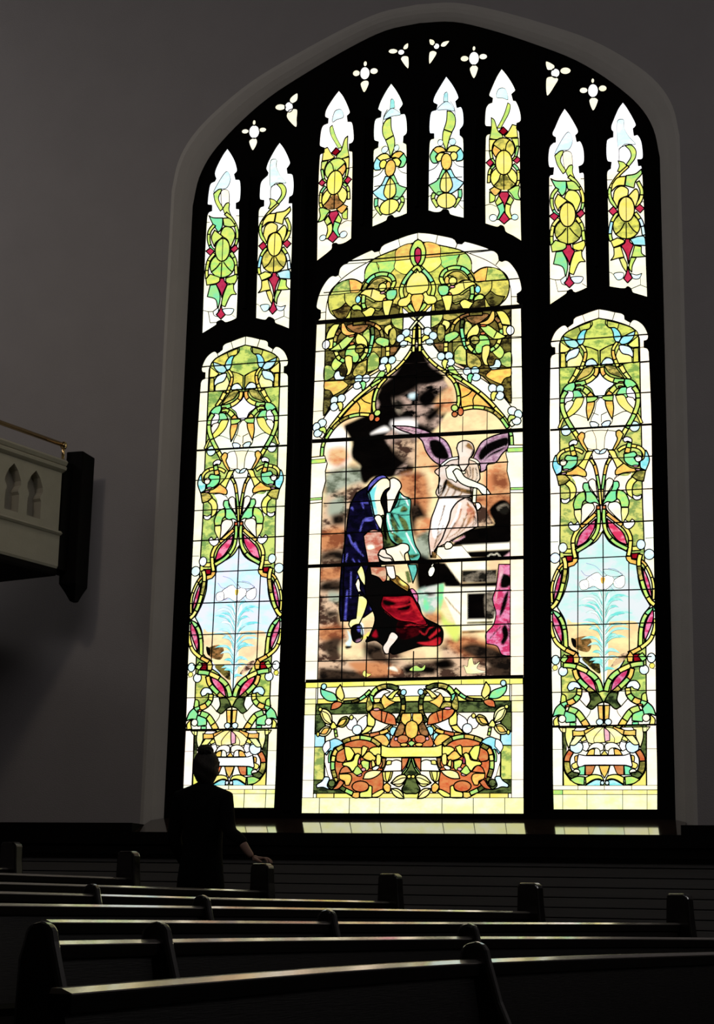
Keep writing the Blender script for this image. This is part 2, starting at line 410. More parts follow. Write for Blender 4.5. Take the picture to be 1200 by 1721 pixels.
# ------------------------------------------------------------------ the drawings of the leaded lights
def outline(text, axis=None, seg=3):
    ox, oy, sc = 0, 0, 1; pts = []; cor = set()
    for ln in text.strip().split('\n'):
        t = ln.split()
        if t[0] == 'V': ox, oy, sc = map(float, t[1:4]); continue
        for k in t:
            if k.endswith('*'): cor.add(len(pts)); k = k[:-1]
            a, b = k.split(','); X, Z = ray(ox+float(a)/sc, oy+float(b)/sc); pts.append((X*YG, Z*YG))
    if axis is None: return smooth(pts, cor, True, seg)
    h = smooth(pts, cor | {0, len(pts)-1}, False, seg)
    h[0] = (axis, h[0][1]); h[-1] = (h[-1][0], h[-1][1])
    return h+[(2*axis-x, z) for x, z in reversed(h[1:])]
def gx(px, py): return ray(px, py)[0]*YG
def gz(px, py): return ray(px, py)[1]*YG

LANCET_OUT = '''V 910 510 5.714
550,50* 625,62 707,80 770,92 798,112* 803,150* 828,165 855,180* 875,158 905,156 945,176 985,213 1018,275 1028,320 1016,352 987,362* 987,420* 1018,430 1035,460* 1040,560 1052,858 1062,1175
V 910 740 5.714
1070,470 1080,900 1090,1400
V 910 970 5.714
1100,700 1106,1400
V 910 1190 5.714
1112,400 1117,700 1117,980*
'''
LANCET = '''V 910 510 5.714
H G 1.6 550,142* 700,170 850,222 905,262 928,305 940,350 945,560 950,860 958,1165 963,1400 970,1900 982,2200 995,2700 1005,3600 1008,4626* 550,4640*
F H 1.2 630,165 740,190 850,225 915,268 930,320 935,420 870,430 760,330 690,240
Fm H 1.2 630,165* 740,190 850,225 905,262* 870,300 770,330 700,240 640,225
Fm H 1.4 885,430* 930,425* 935,560* 880,570*
Fm A 1.2 760,400* 790,410 860,500 870,565* 740,580 715,500
Fm y 1.2 830,395* 930,310* 935,418* 870,420
Km 0.9 707,80 682,160
Km 0.9 855,180 843,215
Km 0.7 1028,302 920,305
Km 0.7 987,418 945,425
Km 0.7 1038,562 948,570
Km 0.7 1050,856 950,862
Lm 1.5 617,160 616,195 645,228 680,240
Km 1.2 745,193 730,245
K 1.0 550,50 550,142
K 1.3 560,455 565,600
Lm 1.3 560,453 620,420 705,385
Fm H 1.3 565,455* 630,415 690,395* 690,470 680,540 620,520 565,590*
Sm y/a/y 1.6 28:34 728,372 692,430 690,490 715,560 735,605
Fm L 1.5 665,232* 710,235 750,275 765,325 745,370* 715,365 695,330 688,280
Fm C 1.5 900,262* 880,330 830,380 775,393 745,372* 775,325 830,295
Fm c 1.5 745,400* 790,400 850,420 880,470 878,520* 840,495 780,480 750,440
Fm c 1.4 568,600* 590,550 630,522 670,530 690,560 680,585 620,583
# middle field below the cross bar
F w 0 430,900 400,870 250,850 225,1000 320,1200 440,1400 700,1400 820,1200 905,1000 890,850 720,870 570,860
F W 1.2 568,640* 600,715 695,768 630,830 600,890 555,900 510,880 480,820 425,768 530,710
Lm 1.0 690,1085 800,1035 870,1060
Fm N 1.4 605,600* 650,590 710,605* 760,670 795,718* 720,695 650,665
Sm a/y/g 1.7 40:48 580,612 592,670 645,718 720,742 795,746
Sm y/y 1.6 46:30 760,600 800,665 850,725
Sm g/l/a 1.7 48:50 790,772 715,800 665,850 630,900
Fm t 1.7 800,722* 860,730 910,770 938,832* 885,805 820,812* 796,770
Om b 1.3 765,757 26 9
Om b 1.3 762,800 26 9
Fm t 1.5 720,865* 760,810 812,800* 835,850 825,900* 780,912 740,880
Fm y 1.2 710,885* 790,880 830,950 885,1010* 870,1058* 800,1020 740,960
Fm W 1.2 820,812* 870,800 900,850 898,930 880,905 830,892 815,850
Om c 1.3 893,1180 50
Sm y 1.3 20:26 920,1060 945,1110 962,1150
Sm g/l/g/y 1.8 44:40 885,800 922,860 925,960 892,1060 845,1150 795,1235 765,1290
Fm g 1.4 575,905* 600,890 690,883* 685,938* 612,930
F w 1.0 525,950* 568,905 615,940* 640,1040 682,1120 640,1180 575,1190 510,1180 475,1120 510,1040
Km 0.9 575,1070 630,1042
K 0.9 575,1070 575,1140
Fm a 1.6 610,935* 685,935* 693,1010 680,1112* 650,1060 620,990
Fm c 1.2 575,1160* 610,1132 660,1128 652,1170 620,1190 590,1187
# flower, curls and lobes
V 910 740 5.714
F w 1.0 430,-80 540,-95 610,-95 720,-80 740,0 690,80 630,90 500,90 440,70 400,0
Lm 0.9 640,-109 610,-30 602,90
F w 0 490,105* 560,90 640,110* 760,250 740,330 830,340 870,300 840,420 860,560 720,590 700,620 760,700 740,900 580,880 420,900 400,700 450,600 320,560 330,420 290,330 420,340 400,260
Lm 0.9 725,330 705,370 690,395
Lm 0.9 860,318 780,320 700,365
Fm a 1.6 715,-85* 750,-98 788,-60* 745,30 700,95* 688,80 728,-10 716,-50
Sm y/y 1.6 32 735,100 790,65 870,52 950,75 990,135 975,195
Fm W 1.4 785,-15 820,-35 865,-14 868,22* 830,8 800,16
Sm g/a 1.7 40:52 845,22 835,70 822,120
Fm t 1.7 790,130* 830,122 890,108 915,140 890,170 935,205* 930,240 860,245 800,200
Om w 1.4 930,175 32
Fm L 1.6 945,203* 985,170 1000,95 1030,150 1034,205 1002,288* 952,262
Fm N 1.6 868,345* 920,295 1000,288* 980,392* 920,382
Fm y 1.6 875,350* 918,385* 880,430 872,500 888,560* 830,520 810,450 832,390
Fm W 1.4 875,520* 920,535 962,520* 952,560 910,572 880,552
Fm y 1.6 635,92* 700,100 730,160 785,217* 760,250 725,268* 690,190
Fm a 1.6 790,218* 860,262 945,272* 900,300 800,310 720,332 708,300 725,268*
Om p 1.3 905,247 30 9
Om p 1.3 927,281 28 9
Sm y/a/g/y 1.7 30:22 665,165 628,230 605,330 586,470 577,620
Lm 1.3 650,130 640,180 622,225
Fm w 1.3 620,385* 650,362 688,382 680,430 605,550*
Fm t 1.6 690,395* 735,395 745,440 720,490 720,570* 680,593 630,590 580,625* 620,540 678,460
Fm g 1.6 730,470* 800,500 840,580 835,640* 765,640* 750,580 722,550
Fm A 1.4 768,645* 835,645* 832,700 800,770 780,810* 763,740
Fm w 1.3 650,600* 720,590 760,625 765,700 775,790* 700,720 640,650
Fm c 1.2 500,90* 540,88 575,110* 575,130 530,125
# lily scene
F s 1.6 590,870* 640,960 700,1010 820,1070 838,1130 915,1200 930,1330 965,1450 1045,1590* 965,1700 930,1850 920,1990 845,2030 815,2080 740,2200 640,2300 590,2400* 540,2300 440,2180 345,2110 350,2040 270,1990 250,1850 220,1720 150,1600* 215,1470 255,1330 270,1190 350,1150 360,1070 480,1000 540,950
F e 0 250,1720 300,1750 600,1745 900,1740 930,1850 915,1980 840,2050 640,2300 590,2380 540,2300 360,2050 265,1980 250,1850
F b 0 300,1920 420,1880 480,1930 450,2030 330,2000
F K 0 390,2100 470,2080 560,2140 560,2240 470,2180
F n 0 740,2070 830,2040 800,2110 700,2170 650,2200
F k 0 285,1900 330,1920 330,1990 300,1970
F s 0 360,1150 520,1170 540,1290 420,1400 360,1300
@LILY
F W 0.6 470,1300 540,1270 590,1310 660,1290 700,1350 660,1400 620,1430 560,1430 500,1400 440,1420 420,1350
F W 0.6 700,1340 790,1300 800,1380 760,1420 700,1400
F W 0.6 370,1360 440,1340 450,1420 380,1430
F a 0 570,1320 610,1320 600,1370 575,1370
F s 0.5 600,1240 700,1250 780,1290 700,1310 620,1290
K 1.3 590,880 600,2400
K 1.2 350,1160 348,2030
K 1.2 838,1150 843,2020
# knots, stems and almonds of the scene border
Sm o/a/y/y 1.8 34:38 600,625 607,670 645,715 740,790 805,840 852,930 850,1030 835,1110
Sm g/l/g 1.8 34:38 600,660 600,760 622,875 700,975 825,1045
Fm q 1.7 630,750* 705,810 785,890 825,1005* 740,968 680,900 642,830
Fm W 1.4 800,760* 840,782 870,755* 897,780 880,822 840,850 800,835 785,800
Sm y 1.5 40 870,1040 950,1035
Om c 1.2 955,1000 42 48
Om c 1.2 1035,1095 50 50
Fm R 1.6 862,1088* 945,1082* 930,1135* 868,1138*
Pm a 1.5 808,1115 860,1112 866,1140 915,1150 912,1195 850,1180 820,1150
V 910 970 5.714
Sm a/y/y/y 1.7 26:24 925,-180 990,-130 1040,-45 1072,50 1078,140 1076,215
Sm y/N/l/y 1.8 40:38 950,-220 935,-150 942,-60 962,30 1000,150 1042,225 1088,268
Fm q 1.6 970,-95* 1010,-20 1042,80 1064,225* 1020,125 990,30
Sm t/g/l 1.8 38:40 1088,300 1025,335 978,410 955,520 950,660
Sm y/y/a 1.7 30:40 1092,400 1088,480 1050,590 980,660 900,708 840,735
Fm q 1.6 1070,300* 1076,380 1050,480 990,620* 985,520 1012,410
Fm R 1.6 875,745* 940,735* 970,800* 888,812*
Pm a 1.5 820,762 850,708 882,748 875,812 830,815
Sm g 1.5 48 948,740 990,795
Om c 1.3 1055,775 40 46
Om c 1.3 985,888 45 46
Om y 0.9 1062,850 26
Sm g/y/g/g 1.8 44:48 980,828 885,840 795,875 700,935 645,1005 618,1095
Fm q 1.7 835,885* 760,920 690,1000 660,1105* 745,1030 812,950
Sm a/g/N 1.7 42:44 872,875 850,950 795,1015 730,1075 690,1110
Fm w 1.2 740,1100* 795,1075 820,1110 860,1180 760,1240 720,1190
Pm w 1.2 600,1200 760,1245 830,1165 950,1215 1000,1330 1100,1420 600,1425
Fm D 1.7 603,1195* 655,1110 737,1108* 725,1180 762,1240* 710,1265 650,1215
Fm c 1.5 810,1050* 850,1000 910,995 945,1040 930,1080* 890,1070 868,1052 830,1062
Sm y/g/a/t 1.8 46:56 828,1062 838,1125 880,1172 950,1202 1015,1212
Fm l 1.5 960,1180* 965,1130 1000,1110 1012,1150 1015,1198*
Fm t 1.7 1020,1200* 1070,1250 1100,1330* 1040,1312 985,1322* 970,1260
Om o 1.4 945,1225 28 10
Om o 1.4 935,1280 28 11
Fm t 1.5 975,1278* 900,1290 872,1330 870,1378* 968,1388* 985,1330
Om w 1.3 1005,1350 36
Fm y 1.5 1040,1315* 1088,1360 1088,1420* 1035,1415* 1047,1360
Sm g/l/a 1.7 52:60 940,1255 860,1290 800,1370 765,1430
Pm t 1.3 872,1392 930,1388 932,1420 872,1422
Pm a 1.5 605,1232 655,1230 646,1365 605,1368
Om c 1.3 640,1390 33 30
Lm 1.0 720,1260 735,1305 765,1345
# shell and scroll panel at the foot
V 910 1190 5.714
P D 1.4 205,195 1005,190 1010,745 205,745
P w 0 250,190 950,190 960,500 900,700 600,720 320,700 240,500
Pm y 1.4 1007,560 1008,745 850,745 940,690 990,620
Fm A 1.5 870,182* 975,178* 978,280 950,382* 915,300
Fm A 1.3 970,182* 1042,178* 1010,222 975,228*
Sm a/a 1.6 40:52 685,195 790,232 905,238
Fm v 1.2 755,185* 870,182* 885,210 800,212
F A 1.3 600,182* 690,195 785,262* 770,310 745,335* 700,340 600,330 500,342 445,332* 415,252* 520,188
Lm 0.9 610,185 665,240 700,290 698,335
F p 1.2 600,185* 650,230 655,312* 610,322* 603,260
Pm y 1.4 788,262 835,298 820,322 768,303
Pm v 1.2 760,320 812,330 818,392 780,412 740,380
Fm A 1.4 800,265* 880,262* 935,342 890,360* 840,310
Fm c 1.4 850,322* 890,352 935,350* 930,400 880,430 830,415 808,370 820,335
Fm w 1.3 610,402* 612,350 670,330 730,350 772,412* 700,382 650,410
Fm w 1.2 640,452* 650,400 690,385 702,450*
F a 1.2 568,452* 605,405* 640,452*
Fm a 1.3 702,450* 700,395 745,402 778,452*
Fm a 1.3 860,450* 892,465 885,525 870,512*
Fm y 1.3 870,510* 922,540 905,580 860,562
F W 1.4 355,445* 440,458 780,455 850,436* 862,500 868,560 800,548 420,548 370,570 342,530
Fm w 1.1 660,552* 692,552* 732,632 690,635 635,650*
Fm o 1.3 692,550* 790,550* 790,642* 730,632
Fm t 1.3 792,550* 858,572 850,640* 800,642*
F a 1.3 550,552* 655,552* 632,620 605,672* 575,620
Om w 1.3 878,612 34 28
Sm o/N/D 1.8 50:60 925,408 965,480 965,570 930,635 865,655
Fm y 1.5 612,702* 640,652 720,638 792,665* 787,732* 720,690 660,680
Fm g 1.5 800,660* 870,655 945,682* 890,722 808,740*
Fm L 1.4 640,692* 700,690 802,747* 650,747*
Om c 1.2 630,718 18 20
Pm w 0.8 102,744 610,744 610,786 102,786
Km 0.8 350,744 350,786
P A 0.9 102,786 1118,786 1118,830 102,830
P Y 0.9 102,830 1118,830 1118,982 102,982
K 0.6 205,786 205,982
K 0.6 437,786 437,982
K 0.6 780,786 780,982
K 0.6 1015,786 1015,982
P g 0.5 104,788 203,788 203,829 104,829
K 0.8 1010,745 1012,188
K 0.8 203,745 203,190
Km 0.7 1010,390 1118,390
# border joints and iron bars
V 910 740 5.714
Km 0.7 965,157 1062,155
Km 0.7 970,470 1070,468
Km 0.7 972,778 1078,776
Km 0.7 1000,940 1080,935
V 910 970 5.714
Km 0.7 1092,600 1102,600
Km 0.7 1000,1090 1106,1088
Km 0.7 1070,880 1102,880
V 910 510 5.714
B 1.5 85,372 1028,302
B 1.3 85,630 1040,560
B 1.1 88,925 1052,856
B 2.9 88,1221 1062,1166
V 910 740 5.714
B 1.0 92,210 1064,155
B 1.3 95,518 1070,468
B 1.8 98,827 1080,776
B 1.3 340,1140 820,1118
V 910 970 5.714
B 1.6 102,148 1094,118
B 1.5 104,470 1098,440
B 1.4 160,775 1060,765
B 1.2 100,1110 1106,1088
B 2.7 100,1440 1110,1418
'''
CENTRE_OUT = '''V 700 385 6.3158
12,35* 120,42 225,60 370,90 410,112* 430,152* 480,155* 510,128* 600,150 740,195 795,225* 828,233 865,268 878,332* 905,342* 950,330 1000,360 1060,440 1095,520 1115,600 1115,655 1070,690* 1070,770* 1112,805* 1118,1190
V 1 1 1
878.3,742 879.5,950 880,1150 880.3,1367.5*
'''
CENTRE_SCENE = '''V 0 0 1
P e 0 520,620 885,600 885,1150 515,1150
# sky, trees and rocks painted on the glass
V 504 689 3.038
f v 8 140,120 225,95 258,200 255,260 200,300 145,300
f Q 8 150,200 230,190 255,240 200,290 145,270
f T 12 250,560 330,300 250,480 225,720
f X 9 130,330 300,285 330,370 240,400 150,480
f n 9 120,470 240,400 330,380 250,560 225,800 110,800
f X 7 150,470 220,440 230,520 150,540
f T 7 165,540 225,530 230,580 170,590
f U 8 110,620 225,600 215,700 110,720
f T 7 105,750 150,715 222,720 228,785 110,785
f n 8 100,800 225,805 210,1110 400,1120 700,1200 1085,1200 1085,1385 90,1385
f U 6 105,810 220,805 215,860 105,870
f T 6 105,890 150,870 212,880 205,925 105,925
f X 5 150,930 215,940 210,980 150,975
f T 5 135,1035 165,1025 200,1040 150,1060
f U 7 100,1110 215,1100 220,1170 110,1180
f T 7 120,1190 190,1160 225,1200 190,1260 140,1250
f e 8 215,1190 330,1180 320,1260 225,1270
f T 8 330,1190 420,1200 440,1260 500,1290 400,1300 335,1260
f e 8 520,1240 690,1180 720,1260 690,1275 560,1280
f e 8 690,1060 830,1040 825,1130 740,1180 690,1160
f U 7 740,1180 850,1150 960,1180 1080,1200 1080,1280 840,1260
f T 6 820,1215 900,1190 1080,1260 1080,1385 990,1370 960,1300 880,1260
f T 5 680,1290 760,1270 790,1310 720,1325
f k 5 530,1310 600,1300 690,1310 680,1350 600,1345 540,1350
f k 4 690,1290 750,1275 770,1310 710,1320
f T 5 110,1320 300,1330 420,1310 430,1385 110,1385
f U 5 250,1290 420,1290 520,1340 350,1360
f k 4 95,1368 330,1375 500,1365 800,1378 1080,1370 1080,1392 95,1392
f M 3 390,-60 600,-330 740,-150 780,-60 740,30 690,100 600,150 590,270 560,330 440,330 340,250 330,60
f m 6 440,-20 500,-60 540,-20 500,20
f k 6 400,-120 560,-200 640,-160 560,-90 470,-60
f k 5 600,-60 660,-110 700,-60 640,-10
f c 4 560,-80 590,-85 585,-60 560,-60
f Q 6 690,-40 770,-120 790,-20 720,20
f k 3 225,85 262,60 400,-10 395,-80 470,-160 600,-330 660,-230 740,-170 700,-140 620,-130 560,-160 480,-120 470,-60 500,20 560,40 570,60 440,120 455,180 520,215 545,260 500,300 470,345 380,345 340,375 318,365 305,310 308,285 270,250 262,215 268,170 255,140
f v 4 365,120 430,85 455,105 390,118
f v 6 470,60 580,50 600,110 500,110
f k 5 600,70 660,90 680,110 630,150 600,130
f k 6 640,30 690,-10 730,-30 700,30 660,60
f n 8 470,170 580,150 700,280 690,300 560,270
f Q 8 600,180 660,170 700,300 650,480 600,420
f e 8 610,300 700,330 690,420 630,420
f U 8 520,330 640,330 660,470 640,560 570,540 560,460 500,400
f T 6 560,490 610,480 650,560 640,640 580,640 560,560
f Q 6 600,560 690,560 665,620 600,640
f X 6 590,660 670,620 665,760 610,760
f k 5 600,740 665,760 720,800 830,900 820,940 740,880 620,940 590,840
f h 4 600,920 720,890 730,930 700,960 610,950
f h 3 600,950 700,950 700,1010 660,1050 610,1010
f t 2 640,960 660,1000 650,1030 630,990
f t 3 705,900 735,890 735,960 715,1020 700,960
f T 3 640,930 690,940 660,950
f l 5 700,1010 760,1080 820,1100 800,1180 740,1120
f U 7 640,1040 720,1040 710,1090 660,1090
f Q 7 955,290 1070,290 1070,420 960,430
f U 7 985,330 1060,320 1060,400 1000,410
f U 7 890,440 1080,430 1080,520 1000,560 920,520
F Y 0.5 850,1345* 838,1305 855,1310 862,1275 880,1265 890,1300 920,1285 905,1320 950,1338 880,1348
F y 0.4 320,1350 330,1330 345,1345 365,1350 340,1365
F l 0.4 560,1330 590,1305 620,1318 640,1300 630,1330
f w 2 450,1320 480,1310 500,1335
# the tomb
V 715 830 8
f k 1.6 860,220 960,110 1060,80 1150,170 1150,650 480,695 350,700 520,540 600,470 800,440 925,400
f m 1.6 1000,150 1100,130 1120,230 1040,270 960,200
f n 1.6 690,130* 800,170 860,300 920,400* 800,435 700,430
p w 1.6 490,690 1150,655 1150,745 530,778
p k 1.6 530,780 1150,745 1150,860 620,862
P w 0.9 160,715 490,698 630,865 230,885 150,810
f p 1.6 1060,842* 1140,780* 1150,848*
s w 1.3 9 840,840 880,812 930,820 960,800 1005,845
p k 1.6 0,900 270,930 470,1200 470,1500 330,1400 250,1200 0,1250
p w 1.6 270,930 485,915 485,1195 470,1195
p w 1.6 490,915 820,905 820,1030 490,1030
p m 1.6 490,1030 960,1015 960,1190 490,1190
p e 1.6 820,905 990,900 960,1010 820,1020
V 700 950 6
p w 1.6 285,215 455,215 455,600 400,600 270,310
s b 1.3 10 290,320 370,420 450,500
p w 1.6 455,215 830,212 830,600 455,600
p k 1.6 440,182 835,165 835,212 440,220
p k 1.6 512,285 830,272 780,540 512,545
f m 1.6 690,290 800,290 780,520 700,530
p K 1.6 510,572 770,560 770,590 510,590
p w 1.6 458,615 705,605 700,652 460,662
p b 1.6 458,662 690,655 690,675 458,690
# magenta cloth
F q 1.3 830,-10* 950,-10* 950,915* 860,900 810,815 705,790* 700,690 775,600 800,480 775,390 770,320 800,230
f k 1.3 850,90 945,110 945,200 880,230 835,200
f k 1.3 890,300 930,260 900,420 840,520 850,430
f k 1.3 860,640 900,600 930,700 880,800 850,780 870,720
s q 0.9 27.0:45.0 850,20 830,180 800,420
s k 0.9 12.0:6.0 920,560 935,640 945,860
s k 0.9 9.0 740,740 790,680 850,620
f p 1.3 850,10 880,60 830,200 800,380 800,300 830,120
# the angel
V 650 700 5.4545
Fm k/ 0 1,1 1,1
F u 1.7 55,85* 200,90 320,115 430,160* 530,215 580,290 602,382* 555,410 500,455* 420,400 360,320 320,220 240,165 130,125
f k 1.3 395,225 465,215 530,270 572,375 520,395 440,370 400,300
s u 0.9 9.0 345,235 400,330 460,400
s k 0.9 7.5 120,105 230,130 330,160
F u 1.7 1115,145* 1118,290* 1060,340 1000,420 925,440 905,490 860,510* 850,440 790,385* 840,280 890,220 1000,170
f k 1.3 845,340 900,265 1000,215 1105,190 1110,255 1040,320 960,355 900,395 850,395
s u 0.9 9.0 860,420 960,330 1090,270
F d 1.5 500,455* 590,390 660,378 700,430 760,380 830,430 855,560 832,600 790,640 795,725 640,745 480,745* 450,700 470,640 485,560 440,505
f b 1.3 545,570 640,640 780,680 790,715 700,700 560,640
s b 0.9 13.5:7.5 720,470 745,540 730,600
s b 0.9 13.5:7.5 790,470 790,540 780,590
s k 0.9 12.0:6.0 760,460 770,520 755,570
s k 0.9 9.0:6.0 815,470 830,540 810,600
s b 0.9 12.0 530,600 510,680 495,735
s b 0.9 12.0 580,620 560,680 530,740
s b 0.9 12.0 640,650 620,700 590,740
s b 0.9 12.0 700,670 680,710 650,740
s k 0.9 9.0 470,640 500,640 480,740
f k 1.3 530,590 560,580 540,660 500,720
S w 1.2 24 500,450 575,395 655,378
S w 1.2 24 760,385 815,405 850,440
F w 1.2 540,480* 600,440 690,470 720,520 650,530 640,600 600,580 555,560
F f 1.6 640,290* 660,240 720,220 780,245 802,305 790,350 755,390 752,440* 700,500 660,440 660,370
f b 1.3 700,235 760,245 795,300 760,300 720,270
f k 1.3 790,300 805,310 790,370 765,380
f d 1.3 650,280 690,240 740,240 700,290 670,330
F w 1.6 605,505* 640,478 680,500 720,555 820,600 900,640 955,712* 880,712 830,660 740,640 660,595
S w 1.4 34 808,655 800,790
s k 0.9 21.0 770,640 778,760
V 715 830 8
F d 1.6 180,55* 500,48 600,60 650,150 690,235 705,440* 600,490 520,530 320,645 160,720* 145,760 70,855* 60,780 42,600 58,470 80,330 125,210
f W 1.3 190,80 420,90 330,230 300,350 240,480 130,600 90,480 110,300
L 1.8 540,48 430,110 350,220 320,360 270,480 220,610 150,720 70,855
f j 1.3 560,200 640,180 670,260 640,360 560,420 560,300
s b 0.9 15.0:9.0 560,110 600,180 680,260
s b 0.9 18.0:7.5 400,380 350,470 290,580 240,650
s b 0.9 18.0:7.5 520,330 500,430 420,520 300,600
s b 0.9 15.0:7.5 200,500 160,600 120,720
s k 0.9 21.0 470,600 420,640 350,640
s p 0.9 18.0 370,640 440,620 530,570
s b 0.9 16:8 180,480 150,600 110,760
s b 0.9 14:8 240,420 210,520 170,640
s U 1.2 26:10 620,250 600,350 540,430
s b 0.9 16:8 560,260 520,380 400,560
s U 1.2 22:10 480,200 450,330 370,480
s b 0.9 12:8 640,300 650,380 600,450
s d 1.0 14:8 540,150 480,300 400,430
f k 1.0 540,60 610,70 650,150 600,110
f k 1.5 330,620 480,545 560,500 560,530 420,600 360,640
s b 1.0 24:10 260,150 220,300 150,520
s U 1.2 30:14 560,140 640,220 660,330
s b 1.0 22:10 600,330 540,450 420,560
s W 1.0 30:12 470,120 420,300 330,470
s T 1.2 22:8 660,300 680,380 640,440
F w 1.5 250,690* 290,645 350,660 365,700 330,735 270,740
K 1.6 160,712 245,708
F w 1.6 665,120* 720,120 750,170 715,215 690,215*
S b 1.0 60 110,860 120,780
F w 1.6 30,1050* 60,990 110,975 130,1030 90,1110 45,1105
F w 0.8 75,970 110,930 100,975
# the women and the kneeling man
V 570 780 8
P B 1.6 560,150 500,170 440,220 380,300 230,390 150,540 110,760 90,960 50,1200 30,1340 30,1400 10,1640 0,1950 20,2110 160,2110 330,2060 440,1980 560,1700 560,1330 700,1000 640,700 680,260 640,175
s x 0.9 21.0:9.0 130,950 170,1060 240,1150 330,1240
s x 0.9 45.0:15.0 200,1060 250,1150 290,1190
s x 0.9 27.0:12.0 300,500 320,560 330,600
s x 0.9 21.0 290,510 345,520 390,520
s x 0.9 39.0:12.0 165,580 190,620
s x 0.9 18.0:9.0 280,910 310,800 350,740 470,730 520,870
s x 0.9 51.0:15.0 350,745 400,755 460,745
s x 0.9 21.0:9.0 180,1270 210,1320
s x 0.9 18.0:9.0 110,1200 90,1310
s x 0.9 18.0 60,1200 50,1320
s x 0.9 15.0:9.0 260,1290 280,1330
s x 0.9 21.0:30.0 110,1700 80,2090
s x 0.9 13.5 160,1450 150,1800
s x 0.9 18.0:36.0 420,1760 440,1960
s x 0.9 15.0:30.0 480,1800 500,1950
s x 0.9 12.0:21.0 250,1500 240,1600
F x 1.4 370,405* 390,300 440,230 520,165 600,150 668,200* 560,205 470,275 410,340
F w 1.7 400,380* 470,280 560,200 640,190 685,240 690,300 620,350 582,410 560,500 600,620 612,712* 540,690 470,690* 430,500
f L 1.3 400,380 480,300 520,260 480,420 500,560 520,660 470,690 430,500
F w 1.7 680,200* 740,185 810,230 835,300 800,370 760,460 690,645* 650,640 640,480 635,390 680,320
F D 1.5 560,700* 600,690 640,800 680,940 700,1030 770,1095* 600,1135* 580,980 565,850
f k 1.3 580,420 630,380 635,640 590,610 565,500
f k 1.3 800,370 820,380 790,480 740,600 690,645 750,480
f k 1.3 575,720 620,700 650,1020 600,1000
F z 1.7 812,370* 870,430 960,480 955,680 980,900 1020,1080 1092,1220 1050,1300 960,1295 935,1220 880,1085 780,1080 690,1010 650,900 625,760 632,650* 690,640 770,520
f k 1.3 830,440 810,540 770,590 800,500
s k 0.9 27.0:9.0 740,590 800,570 890,530
s k 0.9 12.0 700,655 860,690 950,680
s k 0.9 15.0:36.0 690,690 740,800 760,860
f D 1.3 790,680 870,740 940,860 900,900 830,800
f k 1.3 720,690 780,780 820,860 770,810
s D 0.9 21.0:45.0 680,910 760,960 850,1050
s k 0.9 21.0:12.0 690,740 720,850 700,900
f D 1.3 930,1225 1010,1215 1080,1215 980,1270
f D 1.4 700,690 760,780 800,900 760,920 710,800
f D 1.4 860,560 920,600 900,640 820,640
f D 1.4 820,720 900,760 930,880 880,900
f D 1.4 720,960 800,1000 860,1080 760,1060
f k 1.2 680,650 720,660 740,720 700,700
s W 0.9 22:10 840,420 900,480 930,560
s W 0.9 24:10 650,680 670,800 720,920
s W 0.9 20:10 900,920 960,1050 1040,1190
F w 1.6 470,725* 495,690 550,690 582,760 562,888* 520,825
F j 1.6 328,965* 400,900 480,880 575,925 592,1040 590,1130 530,1200 545,1330* 390,1335* 362,1180 342,1080
f w 1.3 380,1100 450,1090 470,1130 390,1150
F w 1.7 612,1135* 760,1100 840,1065 925,1085 938,1160 880,1215 892,1310* 740,1310* 700,1240 640,1200
s k 0.9 9.0 810,1170 850,1230 890,1290
F f 1.7 520,1220* 560,1150 620,1150 640,1200 700,1240 740,1315* 600,1312 545,1280
L 1.6 525,1215 600,1255 690,1270 720,1320
V 570 930 6.667
F k 1.4 330,140* 420,140 520,300 640,300 800,420 890,570 950,715 1130,815 1165,915 1120,1030 900,1045 620,1130 560,1100 420,980 300,990 350,900 400,720 310,500 280,300
f F 1.3 700,720 900,760 900,900 720,960 640,880
F j 1.5 345,150* 530,150* 530,290 490,320 440,270 358,238*
F R 1.2 490,480* 640,480 800,478 870,580 935,700 980,790 900,800 800,770 660,750 560,680 470,590
f k 1.3 500,520 640,560 560,590 500,570
f k 1.3 760,560 800,520 790,620 700,640 650,620
f E 1.3 510,495 600,510 700,500 790,485 740,530 620,540
f E 1.3 800,480 880,600 945,725 880,705 820,600 800,540
s E 0.9 24.0:12.0 580,600 700,595 820,560
s E 0.9 27.0:12.0 690,680 780,665 860,600
s E 0.9 9.0:12.0 475,590 560,680 680,740 820,765 940,740
s E 0.9 18.0:12.0 730,830 800,800 860,815
s E 0.9 12.0 900,870 960,910 1000,850 1060,815
s E 0.9 21.0:12.0 860,790 930,820 985,800
s E 0.9 24.0:39.0 1010,950 1080,890 1120,850
f E 1.3 880,1000 1000,990 1090,950 1135,950 1120,1028 1000,1035
F q 1.3 790,400* 830,400 880,470 880,570* 840,500
F i 1.5 565,290* 640,250 700,300 780,365 770,432* 700,390 640,350
s k 0.9 12.0 640,290 680,350 760,400
f y 1.3 700,290 760,350 720,360 680,320
F w 1.6 520,140* 612,140* 632,270 600,290* 575,280 540,230
F z 1.4 768,125* 862,125* 872,200 825,335* 800,230
s D 0.9 45.0 760,200 790,330
F A 1.5 198,205* 250,140 290,250 292,372* 240,300
F w 1.5 178,345* 212,280 235,330 240,410 312,502* 240,430 212,432
F A 1.5 218,450* 312,522 292,640 240,760 205,815 150,820 148,862* 108,800 130,745 188,728*
F k 1.2 140,830 240,800 262,950 200,1000 150,965
f x 1.3 205,820 235,830 230,880 205,860
f c 1.3 232,770 270,800 275,900 250,900 250,830
f u 1.3 190,980 235,960 245,990 200,1005
f c 1.3 95,870 120,900 140,960 120,1040 70,1010 110,960
f k 1.3 70,1040 140,1040 130,1060 80,1070
f y 1.3 250,960 330,880 345,900 300,950
F f 1.5 560,910* 585,882 625,890 662,935 630,990 572,1060 556,1120 512,1118 488,1050 532,980
